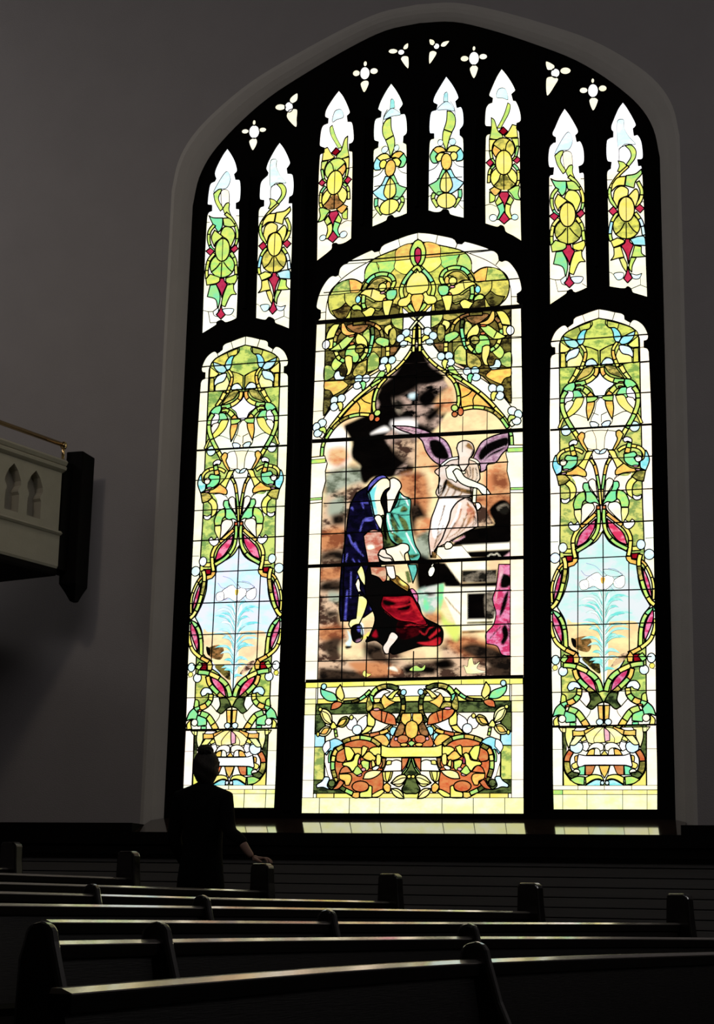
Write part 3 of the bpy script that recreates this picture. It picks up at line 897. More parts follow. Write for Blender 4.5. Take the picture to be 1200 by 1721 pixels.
f R 1.3 370,920 410,860 430,930 400,940
# leads and bars of the picture
V 0 0 1
K 1.6 582.5,720 581,850 577,980 574,1142
K 1.4 617,1070 615,1142
K 1.4 654,1095 652.5,1142
K 1.7 662,636 661,790
K 1.7 700,600 698.5,760 697,850
K 1.5 695,1095 694,1142
K 1.6 740,650 738.5,780 737,830
K 1.6 737,945 736,980 735,1142
K 0.9 778,700 777,760
K 1.6 776,940 774.5,1050 774,1142
K 1.0 819,690 818,760
K 1.6 818,785 817,960 816.5,1142
B 1.5 548,795.5 855,777
B 1.4 545,847 858,830
B 1.6 541,898.5 858,884
B 1.9 538,1004.5 860,992.5
B 1.6 536,1058.5 860,1049
B 1.5 535,1112 860,1104
B 1.4 640,636.5 778,630
B 1.7 640,684 770,677
'''
CENTRE_TOP = '''V 0 0 1
Pm w 0 858,400 888,400 888,746 858,746
V 700 385 6.3158
# field behind the arch
H H 1.6 12,140* 80,140 240,170 440,215 530,262 580,340 582,440 605,470* 680,420 760,403 880,430 960,500 985,600 960,720 870,820* 870,830* 12,880*
Fm K 1.2 200,870* 200,780 330,745 420,800 520,740 700,690 730,820* 720,850
Fm N 1.2 370,700 420,640 470,700 560,650 560,740 470,760 390,780
Fm g 1.0 245,300* 255,290 460,270* 430,320 420,385 300,420* 258,370
Fm l 1.0 460,272* 530,265 578,345 578,440 500,400 422,385*
Fm a 1.0 82,145 240,172 255,290* 100,305*
Fm y 1.0 95,305* 250,292* 258,375 140,460 60,400
Fm K 1.2 722,718* 788,655* 850,700 940,716* 880,800 785,818
Fm G 1.0 735,555* 755,405* 830,412 905,450 965,540*
Lm 1.2 800,555 798,620 780,660
Lm 1.1 780,655 740,700 690,715
Fm a 1.1 605,480* 680,425 757,404* 733,553* 640,560
V 700 385 6.3158
V 700 385 6.3158
Pm K 1.6 150,885 1004,825 1004,1850 700,1560 400,1410 170,1190 150,1150
Fm G 1.2 155,890* 290,880* 270,960 230,1010 155,1050*
Fm N 1.2 300,890 520,880 430,950 300,970
Fm b 1.2 560,900 760,900 720,960 620,1010 530,950
Fm G 1.2 520,980 590,1020 560,1080 510,1130
Fm N 1.2 400,1110 470,1150 500,1280 440,1340 380,1290
V 700 560 6.3158
Fm G 1.2 400,195* 460,130 520,165 530,340* 410,310
Fm N 1.2 535,200* 640,240 690,330 640,370 545,350
Fm b 1.2 180,110* 290,110 290,195* 240,190
Fm G 1.2 880,260* 930,215 1003,205 1003,360 900,330
Fm a 1.2 790,390* 1003,370* 1003,450 930,500 900,540 740,460
Fm l 1.2 790,170 880,130 930,205 880,270
Fm K 1.2 905,530* 940,480 1003,460* 1003,740 920,620
V 700 385 6.3158
Pm v 1.3 8,885 152,885 152,1050 100,1170 8,1200
# white arch band with its flowers
V 700 560 6.3158
Sm w 1.4 120 50,20 100,120 210,260 350,380 520,460 700,560 850,690 960,820 1060,960
Km 0.8 165,270 225,255
Km 0.8 410,410 500,400
Km 0.8 780,650 830,720
Km 0.8 960,860 990,900
Fm g 1.5 325,365* 382,350 440,420 535,515* 450,470 355,415
Sm y/l/y/y/y/l 1.8 34 30,-80 32,100 80,210 180,320 300,405 380,445
Sm l/y/y/y/l 1.8 38 375,443 460,485 620,590 760,710 860,820 930,905 975,985
Fm a 1.7 440,522* 640,640 805,795* 700,780 580,772 475,792* 470,700 465,620
Lm 1.5 597,600 550,650 482,682
Lm 1.5 640,632 600,700 605,768
Sm y/l/l 1.8 34:40 320,430 390,500 432,590 448,700 435,785
Om l 1.6 405,793 36 34
Sm g/N/N/g/y 1.8 38 972,1005 900,905 820,835 720,795 600,785 490,803
Om o 1.5 468,832 30 42
Om o 1.5 405,860 30 28
Sm g/g 1.7 38 985,1020 1005,1090 1012,1195
Om c 1.3 118,-20 44
Om c 1.3 177,27 44
Om c 1.3 140,92 42 36
Om c 1.3 262,245 42
Om c 1.3 345,240 44
Om c 1.3 362,308 44 40
Om c 1.3 538,402 43
Om c 1.3 622,397 44
Om c 1.3 630,465 50 42
Om c 1.3 808,583 46
Om c 1.3 888,592 42 44
Om c 1.3 885,662 46
Om c 1.3 1018,825 50 46
Om c 1.3 1080,862 42 50
Om c 1.3 1062,930 48 42
Fm y 1.5 62,100* 55,60 85,20 135,35 128,60 95,72*
Fm y 1.5 290,375* 268,320 290,278 335,290 325,320 310,385*
Fm t 1.5 555,520* 538,470 560,430 605,440 590,470 580,525*
Fm y 1.5 795,708* 788,660 810,620 860,630 845,655 825,715*
Fm l 1.5 980,960* 968,910 995,868 1048,880 1040,905 1005,920*
# crown, ring and crossing stems at the top
V 700 385 6.3158
H g 1.7 12,108* 60,135 98,230 78,345 15,425*
H r 1.7 12,193* 42,215 48,270 40,330 12,378*
H y 1.4 8,430* 90,490 130,580 115,655 60,685 8,690*
Sm l/t/l 1.7 40:48 -25,455 20,400 90,455 150,530 182,620 165,705
Fm w 1.2 105,862* 165,800* 152,872 95,885*
Fm g 1.4 75,780* 110,800 80,850 30,885* 30,860
Fm y 1.5 65,688* 100,665 125,700 190,712 215,755 190,790 120,802* 78,760
H a 1.5 8,690* 60,690 76,735 30,865 8,880*
Sm Y/Y 1.6 32 -70,915 0,972 75,1055
Sm y/y/y 1.6 34 32,1060 34,1200 34,1300
# scroll with leaves beside the crown
Sm l/g/g/t/N 1.8 46 290,590 262,520 300,445 400,408 500,425 565,490 598,560
Sm g/g 1.8 46 588,600 592,690 575,750
Fm N 1.3 330,490* 400,450 480,462 560,540* 480,548 420,590 420,520
Om a 1.5 325,545 28 44
Om y 1.5 385,552 42 44
Fm t 1.6 235,602* 300,595 340,612 340,672 300,706 250,700* 228,650
Fm y 1.6 340,652* 400,600 490,550 570,545 645,590* 590,600 520,642 450,690 370,700
Km 1.2 492,548 510,635
Om p 1.3 380,612 28 13
Om o 1.3 355,692 18 18
Om C 1.3 650,640 29 40
Fm l 1.5 605,770* 620,722 670,690 715,712 700,745 650,752
Fm y 1.5 490,845* 460,782 510,745 570,770 608,778* 560,845*
Fm y 1.6 265,715* 310,702 380,700* 376,780 352,868* 308,868* 288,790
# great scroll in the spandrel
Sm N/a/b/K 1.8 40 365,1110 395,1010 460,945 560,905 700,895
Sm b/N/g 1.8 46 835,935 880,990 900,1060 895,1115
Sm D/t/t/t 1.8 42 490,960 478,1050 495,1160 520,1240 545,1270
Sm g/l/y 1.8 46 780,1290 850,1240 888,1160
Sm g/l/y/y 1.8 46 680,1310 600,1290 550,1230 545,1165 585,1115
Fm y 1.6 842,872* 920,870 980,940 1002,1022* 905,1010* 882,950
Fm a 1.6 655,1000* 750,960 800,872 830,872* 825,960 770,1010 700,1018*
Fm y 1.5 912,1020* 970,1030 955,1080 972,1122 920,1130*
Om W 1.4 995,1075 42 50
Fm y 1.6 645,1005* 668,1060 650,1120 600,1130 560,1150 532,1190* 540,1110 585,1045
Fm l 1.6 672,1040* 760,1020 850,1080 955,1142* 880,1168 820,1165 750,1120
Km 1.4 855,1082 820,1150
Fm g 1.6 670,1122* 745,1135 778,1200 770,1300* 700,1310 650,1320 620,1270
Om o 1.3 710,1025 36 12
Om o 1.3 705,1107 28 16
Om N 1.5 620,1178 48 46
Fm y 1.6 700,1250* 740,1232 780,1245 772,1325 750,1395 767,1450* 720,1435 692,1355
Fm c 1.5 765,1455* 820,1440 840,1385 880,1392 897,1435 870,1480 800,1490
Om N 1.4 260,1100 42 95
Fm y 1.5 265,1012* 290,965 350,985 352,1030 310,1085* 302,1030
Fm g 1.6 300,1190* 300,1130 350,1100 410,1085 450,1112 430,1150 365,1190 335,1215*
Sm y/y 1.5 46 312,1195 310,1305
# border joints, columns and bars
V 0 0 1
Pm w 1.2 855,748 879,748 879.5,830 857.5,830 857,812 852,792 853,775 850,762
Pm w 1.2 857.5,828 880,828 880.5,1142 857.5,1142
Pm g 0.9 853,753 879,752 879,759 853,760
Pm g 0.9 858,819.5 879.5,819 879.5,823 858,823.5
Km 0.8 857.5,883 880,882
Km 0.8 857.5,993 880,992
Km 0.8 857.5,1048.5 880,1048
Km 0.8 857.5,1103.5 880,1103
V 700 385 6.3158
Km 0.8 225,60 205,155
Km 1.1 435,150 415,205
Km 0.8 570,255 800,228
Km 1.1 880,330 842,380
Km 1.0 965,537 1095,524
Km 0.9 1005,718 1070,718
K 1.0 12,35 12,108
Lm 1.1 440,215 560,258 740,330 880,420 960,520 1000,640 1008,820
Km 1.1 1005,830 1005,1850
Km 0.8 1005,1143 1118,1140
V 700 560 6.3158
Km 0.8 1003,362 1120,360
Km 0.7 1003,690 1120,686
V 0 0 1
B 7.0 531,543.5 880,515.5
B 6.4 526,742.5 880,723.5
B 1.6 585,440 826,421
B 1.0 545,493 875,469
B 1.2 530,592 878,568
B 1.4 529,642 700,631
B 1.2 710,625 878,617
B 5.6 519,952.5 880,937.5
B 5.2 515,1145.5 880,1137.5
'''
CENTRE_FOOT = '''V 690 1130 6
H y 1.2 15,62* 1135,58* 1135,120* 15,128*
Km 0.9 280,85 280,130
Km 0.9 512,80 512,124
Km 0.9 740,75 740,120
Km 0.9 1000,70 1000,118
H w 1.2 15,126* 1000,118* 1000,235* 15,238*
H y 1.2 15,238* 1000,235* 1000,286* 15,292*
H D 1.6 15,296* 1015,288* 1015,398* 15,408*
H w 1.4 15,408* 915,398* 905,560* 905,900* 900,1215* 15,1220*
Pm D 1.4 915,398 1018,398 1018,600 910,600
Pm C 0.7 915,600 1018,600 1018,735 908,735
Pm G 1.4 912,735 1018,735 1020,1080 908,1080
Pm D 1.4 870,1080 1020,1080 1018,1218 560,1222 700,1150
Pm v 1.0 860,800 906,800 906,900 852,1080 815,1080
Pm w 1.1 1018,118 1136,115 1138,232 1018,235
Pm Y 1.1 1015,235 1138,233 1138,283 1015,286
Pm Y 1.1 1018,286 1138,284 1138,398 1018,400
Pm w 0.9 1018,400 1140,398 1140,1265 1018,1265
Km 0.8 1018,738 1140,736
Km 0.8 1018,1082 1140,1080
H y 1.2 15,1218* 985,1218* 985,1266* 15,1268*
H Y 0.9 15,1266* 1142,1264* 1142,1428* 15,1428*
Km 0.8 318,1266 316,1428
Km 0.8 632,1266 632,1428
Km 0.7 950,1266 950,1428
Km 1.2 798,1218 798,1266
# upper scroll
Fm a 1.4 180,297* 255,262 300,215 325,230 325,300 290,362* 240,325
Fm w 1.4 235,190* 300,165 370,198 415,250* 330,248 300,212
Fm y 1.3 335,250* 416,250* 410,288 350,290
Fm N 1.5 295,362* 330,302 410,308 402,372*
Sm K/D/D/N/K/D 1.8 44 165,180 118,235 102,320 112,410 160,500
Sm D/N/g/t 1.8 46 160,162 245,132 335,138 400,175 435,240 425,290
Fm N 1.5 455,210* 480,290 475,375 435,370 412,320 440,260
Sm g/t/K/D 1.8 34:26 445,172 520,235 600,272 720,280
Fm y 1.6 135,165* 195,180 250,225 262,250 215,262* 180,210
Om C 1.3 103,198 28 30
Fm y 1.6 760,95* 800,150 797,212 742,266* 715,222 735,150
Fm t 1.6 785,258* 820,190 900,155 945,140 968,132 960,190 910,245 850,265
Om C 1.4 935,108 28 30
Fm o 1.6 735,282* 790,270 840,290 856,352* 790,342 745,312
Fm v 1.2 480,415* 560,470 575,540 520,575 478,545 465,470
Om v 1.2 630,500 58 68
Om c 1.3 572,566 50 50
Fm w 1.4 240,522* 380,468 400,530 430,602* 330,580
Fm y 1.6 462,380* 470,460 465,525* 400,535 388,470 425,430
Fm y 1.6 400,540* 468,530* 545,620* 450,590
Fm o 1.7 165,532* 190,440 270,392 380,365 442,382 400,450 300,500 230,520
Km 1.5 322,378 320,490
Km 1.4 262,395 285,495
Om p 1.3 375,362 36 14
Sm N/a/o/a 1.7 38 205,540 280,590 400,620 520,632
Om C 1.5 195,590 38 46
Om C 1.5 255,650 30 42
Sm g/g 1.5 28 802,560 788,635
Fm A 1.7 835,478* 850,400 900,350 955,345 965,400 920,480 855,508*
Lm 1.3 840,490 880,400 950,360
Lm 1.3 850,500 920,450 955,370
Fm N 1.7 655,460* 690,425 750,450 790,525* 720,535 675,500
Fm a 1.4 680,450* 740,462 785,520* 720,510
Fm A 1.7 850,532* 910,520 970,570 968,615 900,622 848,572
Fm a 1.4 860,540* 920,545 962,600* 900,600
Om y 1.4 635,438 21 24
Om y 1.4 968,345 20 21
Om y 1.4 985,603 16 24
Fm y 1.6 780,535* 825,480 858,525* 840,552 800,545
# pomegranate in the middle
Fm o 1.5 22,410* 110,415 135,500 180,600 225,740 30,750
Fm a 1.4 22,412* 112,412* 120,485 70,530 22,480
Fm b 1.4 80,540* 120,500 160,560 180,640 100,620
V 690 1130 6
H a 1.5 15,485* 60,510 76,570 60,640 15,668*
Om o 1.5 98,672 58 44
Om p 1.2 168,668 18 18
H g 1.4 15,690* 45,712 15,745*
Om a 1.3 85,728 38 18
Fm a 1.5 232,700* 270,640 320,620 400,650 330,725 260,740
# wreath
V 690 1240 6
Fm o 1.7 320,70* 450,15 600,5 710,45 785,100 812,200 795,390 720,500 600,590 400,600 290,520 295,340 305,180
Fm a 1.4 520,90* 690,85* 600,150 525,190
Fm o 1.4 690,90* 770,130 780,225 705,240* 680,200
Km 1.4 705,245 790,222
Fm y 1.6 320,82* 400,88 442,108* 430,150 370,175 320,160
Fm a 1.6 365,195* 445,130 510,192* 460,220 385,228
Fm y 1.5 450,92* 510,80 522,190* 480,150
Fm y 1.6 590,150* 640,85 702,75* 692,150 670,228* 622,212
Om q 1.3 538,230 12 36
Om o 1.4 418,270 15 40
Fm l 1.5 435,235* 500,220 522,250 480,322 440,310
Om p 1.3 495,315 24 18
Om p 1.3 540,370 30 14
Fm y 1.6 530,165* 560,150 590,172 612,222 700,240 712,270 650,290 612,340* 560,280 550,220
Fm l 1.4 500,345* 560,280 605,345* 560,372
Fm o 1.5 615,342* 670,280 722,300 748,355*
Fm y 1.3 312,170* 360,165 362,265 320,260
Fm y 1.4 370,270* 390,225 410,225 408,285 385,285
Fm w 1.4 330,290 360,278 400,300 392,325 360,322
Fm A 1.6 300,330* 400,325 470,350 497,412* 420,410 350,380
Fm b 1.4 262,202* 310,202* 300,260 320,305* 280,290
Om o 1.6 522,488 88 56
Fm y 1.5 400,490* 430,480 450,530 522,552 525,602* 400,602*
Fm a 1.5 640,475* 615,410 640,362 750,360* 742,410 692,435 680,475
Fm a 1.4 530,545* 600,550 650,560 580,605 530,602*
Sm g/D 1.7 42 600,562 680,525 735,492
Fm o 1.6 692,450* 738,420 780,480 825,522* 750,510
Fm N 1.4 755,410* 790,392 802,410 775,450*
Om D 1.6 825,455 38 38
Fm c 1.5 825,522* 872,480 850,402 900,388 930,430 985,470 982,500* 920,495 870,512
Fm C 1.5 695,62* 740,15 800,-10 850,5 900,25 925,75 900,150* 885,160 862,120 825,125 810,90 760,68
Fm W 1.2 850,85* 860,15 905,30 932,90 905,150*
Sm t 1.3 20 838,115 858,180 855,240
Sm N/g/a/N 1.8 42 330,70 420,10 540,-15 640,0 720,28
Sm N/a/y/g/N 1.8 44 715,72 790,120 815,200 818,300 790,395
# small pots, lilies and scroll at the foot
V 690 1240 6
H D 1.7 15,240* 50,300 92,372 60,440 95,520 60,560 15,562*
Fm w 1.5 105,332* 102,250 150,222 200,232 262,262* 292,335*
Fm y 1.4 205,228* 250,228 258,268 210,265*
Fm o 1.5 30,202* 105,202* 102,340* 60,280
Sm g/g 1.7 18 15,205 45,300 92,365
Fm y 1.6 190,335* 300,340* 282,425 245,450* 210,410
Lm 1.3 210,340 225,400 240,440
Lm 1.3 268,340 265,400 248,445
Fm A 1.7 42,400* 80,370 150,392 208,455* 130,492 80,460
Lm 1.3 50,400 110,410 200,458
Lm 1.3 50,405 100,460 195,465
Fm A 1.7 70,612* 90,550 140,512 208,512* 180,570 130,605
Lm 1.2 80,600 130,545 200,515
Fm a 1.6 210,482* 250,455 288,492 255,545 215,540
Fm y 1.5 270,542* 300,520 395,570 398,600* 330,592
Om y 1.4 25,390 20 18
V 690 1130 6
H y 1.7 15,750* 230,750 318,724* 318,842* 265,855 15,855*
'''
L7_OUT = '''V 900 150 4.652
227,145* 262,190 290,235 320,288 335,322 332,345 315,362* 325,408* 350,403 372,445 382,500 382,562 368,592 340,606* 346,652* 372,648 382,672 388,900 405,1553* 360,1575 315,1592* 295,1585 280,1566 250,1580* 240,1602 110,1690* 108,1400 105,1000 103,690 115,668* 135,665* 140,614* 108,612 97,570 98,510 108,450 135,418 155,412* 155,378* 133,362 130,338 148,300 185,215'''
L8_OUT = '''V 900 150 4.652
683,97* 712,135 740,180 768,230 787,272 783,292 765,310* 772,360* 800,355 828,400 840,470 842,530 830,550 800,552* 806,596* 830,598 840,680 855,1000 868,1400 877,1628* 800,1605 758,1590 745,1560 722,1545 705,1558* 690,1560 655,1558 575,1545* 570,1300 562,900 555,680 560,640 585,618* 590,572* 560,562 550,500 555,400 585,376* 604,372* 604,332* 590,315 590,282 610,230 645,150'''
L6_OUT = '''V 700 100 5.215
745,77* 775,110 805,150 840,205 866,258 866,278 836,306* 850,357* 872,362 898,415 915,480 915,540 880,562* 877,602* 903,640 910,900 915,1300 922,1595* 850,1550 780,1512 765,1470 740,1455 715,1470 680,1465 600,1440* 598,1100 603,690 615,660 642,648* 652,590* 602,582 597,520 605,430 628,390 660,375* 665,340* 637,322 635,300 655,250 700,150'''
L5_OUT = '''V 700 100 5.215
260,142* 290,180 320,222 350,275 370,325 368,345 345,370* 356,420* 392,413 410,460 415,520 412,575 382,618* 382,660* 412,695 415,900 417,1392* 350,1378 292,1358 275,1322 235,1315* 210,1338 160,1342 100,1325* 105,900 110,740 122,700 150,690* 150,652* 114,645 110,560 125,460 170,440* 180,397* 147,378 145,350 165,300 215,215'''
L3_OUT = '''V 510 130 5.215
310,112* 345,155 375,210 400,270 410,302 405,322 385,340* 390,385* 424,390 438,440 445,540 430,575 402,587* 402,642* 432,655 430,1000 422,1415* 380,1445 340,1462 305,1465 285,1455 255,1465 248,1510 115,1617* 120,1200 130,850 140,690 150,670 180,656* 180,620* 142,602 140,560 150,470 170,420 212,400* 215,362* 187,345 190,300 210,255 265,170'''
L4_OUT = '''V 510 130 5.215
768,48* 805,95 840,152 865,205 873,240 845,282* 855,320* 890,320 905,370 910,430 908,490 880,520* 877,570* 905,590 908,800 910,1195* 855,1218 800,1232 775,1210 742,1225 725,1260 600,1315* 605,1000 610,800 612,640 650,612* 655,566* 617,548 615,430 630,365 675,346* 680,302* 652,282 655,260 675,205 720,120'''
L1_OUT = '''V 320 230 4.915
305,93* 335,135 365,190 383,245 388,285 365,312* 375,350* 408,355 417,400 418,460 410,530 380,550* 380,592* 406,600 402,900 393,1300 385,1500* 340,1522 290,1535 258,1516 222,1530 215,1555 95,1630* 105,1300 118,950 135,660 150,622 175,610* 175,566* 142,560 140,530 150,440 165,385 200,365* 210,345* 200,318 200,290 220,235 265,150'''
L2_OUT = '''V 320 230 4.915
737,43* 770,85 800,140 822,195 826,225 800,265* 805,300* 843,308 855,360 857,420 848,480 820,500* 815,545* 844,550 842,900 830,1200 818,1588* 750,1560 700,1540 688,1508 650,1490 620,1515 538,1500* 545,1200 555,850 560,620 575,582 605,570* 605,526* 572,515 570,450 582,370 635,316* 640,296* 625,270 625,250 645,195 700,95'''
L7 = '''V 900 150 4.652
P W 0 60,120 420,120 420,690 60,690
F c 0.3 215,380 260,335 290,400 262,470 200,480 150,505
F w 0.8 215,500 280,500 285,640 235,640
F l 1.2 150,520* 190,485 218,487 195,560 240,640* 215,662* 170,590
F l 1.2 235,642* 262,600 290,597 290,650 310,700* 300,720 260,690
Pm w 0 60,690 100,690 110,1700 60,1700
K 0.6 100,755 130,755
K 0.6 355,700 388,700
S l/y/g 1.5 28:22 262,680 310,720 355,790 372,860 360,940 315,985
F t 1.5 120,700* 160,716 240,718* 238,790 210,832 180,800 152,760
F l 1.5 240,720* 300,722 355,785* 300,790 252,780*
S l/l/t 1.5 30:20 170,775 132,830 128,900 150,960 185,990
F y 1.5 175,818* 250,872* 190,922 178,955* 150,880
F y 1.5 250,872* 228,845 258,792 320,800 352,860 332,930 315,960* 290,900
S y/y/l 1.5 30:26 182,1010 138,1070 125,1150 128,1215
S y/l/l 1.5 30:26 322,1000 362,1070 380,1190
O H 1.6 255,1112 106 98
K 1.4 250,1080 250,1210
L 1.6 238,1088 205,1130 162,1165
L 1.6 268,1085 305,1130 348,1165
O y 1.7 250,980 63 95
L 0.9 250,890 252,1070
P r 1.4 108,992 145,965 182,990 150,1028
P r 1.4 318,975 360,938 385,970 350,1005
F l 1.4 120,1222* 155,1180* 242,1210 242,1242* 210,1258 130,1272*
F y 1.4 290,1215* 382,1180* 388,1220 365,1268* 300,1250
F r 1.5 240,1215* 275,1215* 282,1240 306,1265* 278,1330 265,1378* 250,1330 208,1262* 238,1240
F t 1.4 160,1272* 210,1265* 245,1340 250,1400 235,1472* 212,1390 140,1366* 152,1310
F y 1.4 305,1270* 360,1257* 365,1310 390,1347* 340,1357 297,1450* 265,1430 277,1350
F c 1.1 195,1490* 240,1462 235,1532* 205,1520
F c 1.1 280,1470 370,1467 352,1512 300,1512
F r 1.5 262,1430* 275,1480 302,1515* 265,1552* 225,1515* 250,1480
L 0.9 110,1480 155,1490 195,1490
K 0.9 155,1490 175,1582
K 0.9 175,1582 260,1577
K 0.7 365,1520 405,1545
K 0.6 103,1100 130,1100
K 0.6 380,1080 395,1080
'''
L8 = '''V 900 150 4.652
P W 0 520,80 880,80 880,640 520,640
F c 0.3 640,250 690,240 692,300 730,370 782,430 700,430 652,468 640,400
F l 1.3 700,440* 750,437 785,480 778,540 732,602* 708,590* 745,530 738,480
F l 1.2 645,560* 690,572 715,602* 670,642 640,642* 655,600
L 0.9 700,440 655,470 655,560
S y/l 1.5 20:28 725,602 652,670 602,740 578,800 592,870 640,925
K 0.6 555,710 600,708
F y 1.5 600,742* 640,692 705,680* 695,752* 640,757 590,802*
F g 1.5 710,675* 780,662 827,625* 830,662 782,720 770,772* 700,752*
S l/y 1.5 26:30 800,722 830,790 822,860 782,920
F y 1.5 605,860* 620,790 670,757 722,780 722,832* 660,862 640,925*
F y 1.5 725,835* 780,780 805,805 802,860 778,925* 752,860
S l/C/l 1.5 26 640,965 598,1035 582,1130 592,1185
S l/c/c 1.5 26 780,965 828,1040 848,1140
O H 1.6 710,1070 106 100
K 1.4 708,1040 710,1170
L 1.6 696,1045 665,1100 625,1135
L 1.6 725,1045 760,1095 800,1128
O y 1.7 710,937 64 98
L 0.9 708,845 710,1035
P r 1.4 572,952 610,915 642,955 605,987
P r 1.4 778,930 815,898 852,930 818,967
F y 1.4 588,1187* 640,1162* 692,1180 690,1202* 650,1222 610,1237*
F C 1.4 740,1172* 800,1150* 850,1152 862,1222* 770,1217*
F r 1.5 702,1170* 735,1170* 740,1195 766,1215* 738,1290 726,1368* 708,1290 670,1222* 698,1200
F y 1.4 612,1240* 665,1225* 692,1312* 640,1322 588,1338* 612,1300
F l 1.4 775,1220* 827,1230* 830,1280 862,1307* 800,1312 750,1312*
F y 1.4 692,1315* 716,1370 712,1432* 680,1385 655,1325*
F l 1.4 745,1315* 787,1315* 757,1380 752,1432* 730,1390
F c 1.0 612,1445 655,1432 690,1440 680,1480 640,1490
F c 1.0 745,1440* 790,1452 832,1440* 810,1480 765,1480
F r 1.5 722,1390* 738,1440 758,1475* 720,1514* 690,1480* 708,1440
L 0.7 572,1430 600,1440 640,1490
K 0.7 820,1480 822,1530
K 0.7 745,1562 820,1530
K 0.7 820,1530 872,1550
K 0.6 830,880 850,880
K 0.6 552,820 580,820
'''
L6 = '''V 700 100 5.215
P W 0 580,60 940,60 940,640 580,640
F c 0.3 720,260 780,260 802,350 760,340 700,330
F l 1.1 800,380* 822,400 810,470 762,560 740,602* 705,602* 740,540 772,470
F l 1.2 655,510* 682,530 705,602* 718,632* 750,660 757,692* 700,702 640,692* 655,600
F y 1.2 840,570* 877,580* 887,682* 810,687 768,672* 800,640
P R 1.4 722,630 760,590 802,630 762,662
F y 1.3 638,700* 700,702* 665,760 662,860* 640,800
F l 1.3 830,690* 892,690* 892,780 860,850* 862,760
O H 1.6 762,782 98 96
F a 1.5 680,750* 742,795* 692,857* 665,800
L 1.4 820,700 790,740 778,795
S l/g 1.5 24 648,800 662,870 690,915
S g/l 1.5 24 888,760 868,850 845,885
S g/l/y 1.5 26 685,925 642,980 632,1080
S t/y/y 1.5 26 850,920 888,970 893,1060 880,1110
O y 1.6 765,1038 118 104
F N 0 690,1105 765,1010 850,1090 800,1140 730,1140
L 1.6 735,1012 718,1060 675,1110
L 1.6 798,1008 822,1050 862,1088
K 1.4 765,1010 765,1142
O y 1.7 765,903 74 108
L 0.9 765,780 766,1010
P r 1.4 610,905 645,872 677,905 645,940
P r 1.4 848,885 885,850 914,880 880,912
F a 1.4 640,1142* 680,1115* 742,1145* 702,1192* 680,1190
F g 1.4 800,1147* 870,1107* 902,1112 892,1180 912,1232* 862,1222 830,1180
F l 1.3 640,1160* 692,1197* 682,1240 640,1257* 
F l 1.4 690,1250* 722,1195* 757,1250* 705,1282*
F r 1.5 738,1160* 800,1160* 812,1187* 788,1250 768,1292* 755,1250 720,1190*
F t 1.4 705,1282* 760,1252* 772,1340 732,1402* 700,1402* 725,1340
F l 1.4 787,1255* 820,1190* 852,1230* 827,1277*
F y 1.4 780,1262* 827,1277* 820,1330 842,1397* 800,1390 775,1330
O c 1.0 672,1388 34 30
O c 1.0 862,1382 30 26
P r 1.5 768,1335 816,1400 768,1442 722,1402
L 0.7 600,1280 650,1270 700,1290
K 0.6 890,990 912,990
K 0.6 605,800 650,800
'''
L5 = '''V 700 100 5.215
P W 0 80,120 440,120 440,680 80,680
F C 0.3 235,370* 245,300 272,290 277,370*
F c 0.4 180,440 250,372 300,390 332,450 260,440
F l 1.3 268,450* 312,462 340,510 337,580 310,637* 240,612* 262,540
F l 1.3 240,614* 310,640* 287,700 262,802* 230,720 230,650
L 0.8 300,370 330,420 340,490
O c 0.6 210,730 24 28
O c 0.6 315,722 30 30
P v 0 80,900 440,900 440,1110 80,1110
Lm 0.9 320,890 360,930 415,945
F t 1.5 145,790* 187,827* 167,860 187,907* 142,905 118,850
F a 1.5 262,808* 230,770 180,765 145,790* 187,827* 222,810
F y 1.5 262,808* 290,765 340,755 387,777* 347,817* 310,812
F C 1.5 387,777* 412,830 402,880 350,892* 347,817*
F y 1.5 167,862* 200,820 247,820* 222,882* 187,895
O y 1.5 327,847 32 38
F t 1.4 228,960* 257,970* 215,1080 215,1132 242,1167* 180,1187 108,1102* 180,1060 210,1000
F C 1.4 265,970* 302,960* 342,1032 417,1077* 370,1132 300,1177 275,1167* 312,1110 300,1042
F y 1.5 260,970* 300,1040 314,1110 278,1162 242,1162 208,1130 215,1050
K 1.0 180,1045 400,1030
O a 1.6 262,896 47 74
S g/l 1.4 34 155,1170 145,1220 185,1290
S t/l 1.4 34 380,1140 378,1210 325,1290
O y 1.6 262,1237 86 68
L 1.2 258,960 262,1300
L 1.0 180,1185 190,1160 240,1165
K 0.7 100,1205 130,1190
K 0.8 370,1270 410,1310
K 0.7 390,1240 417,1240
'''
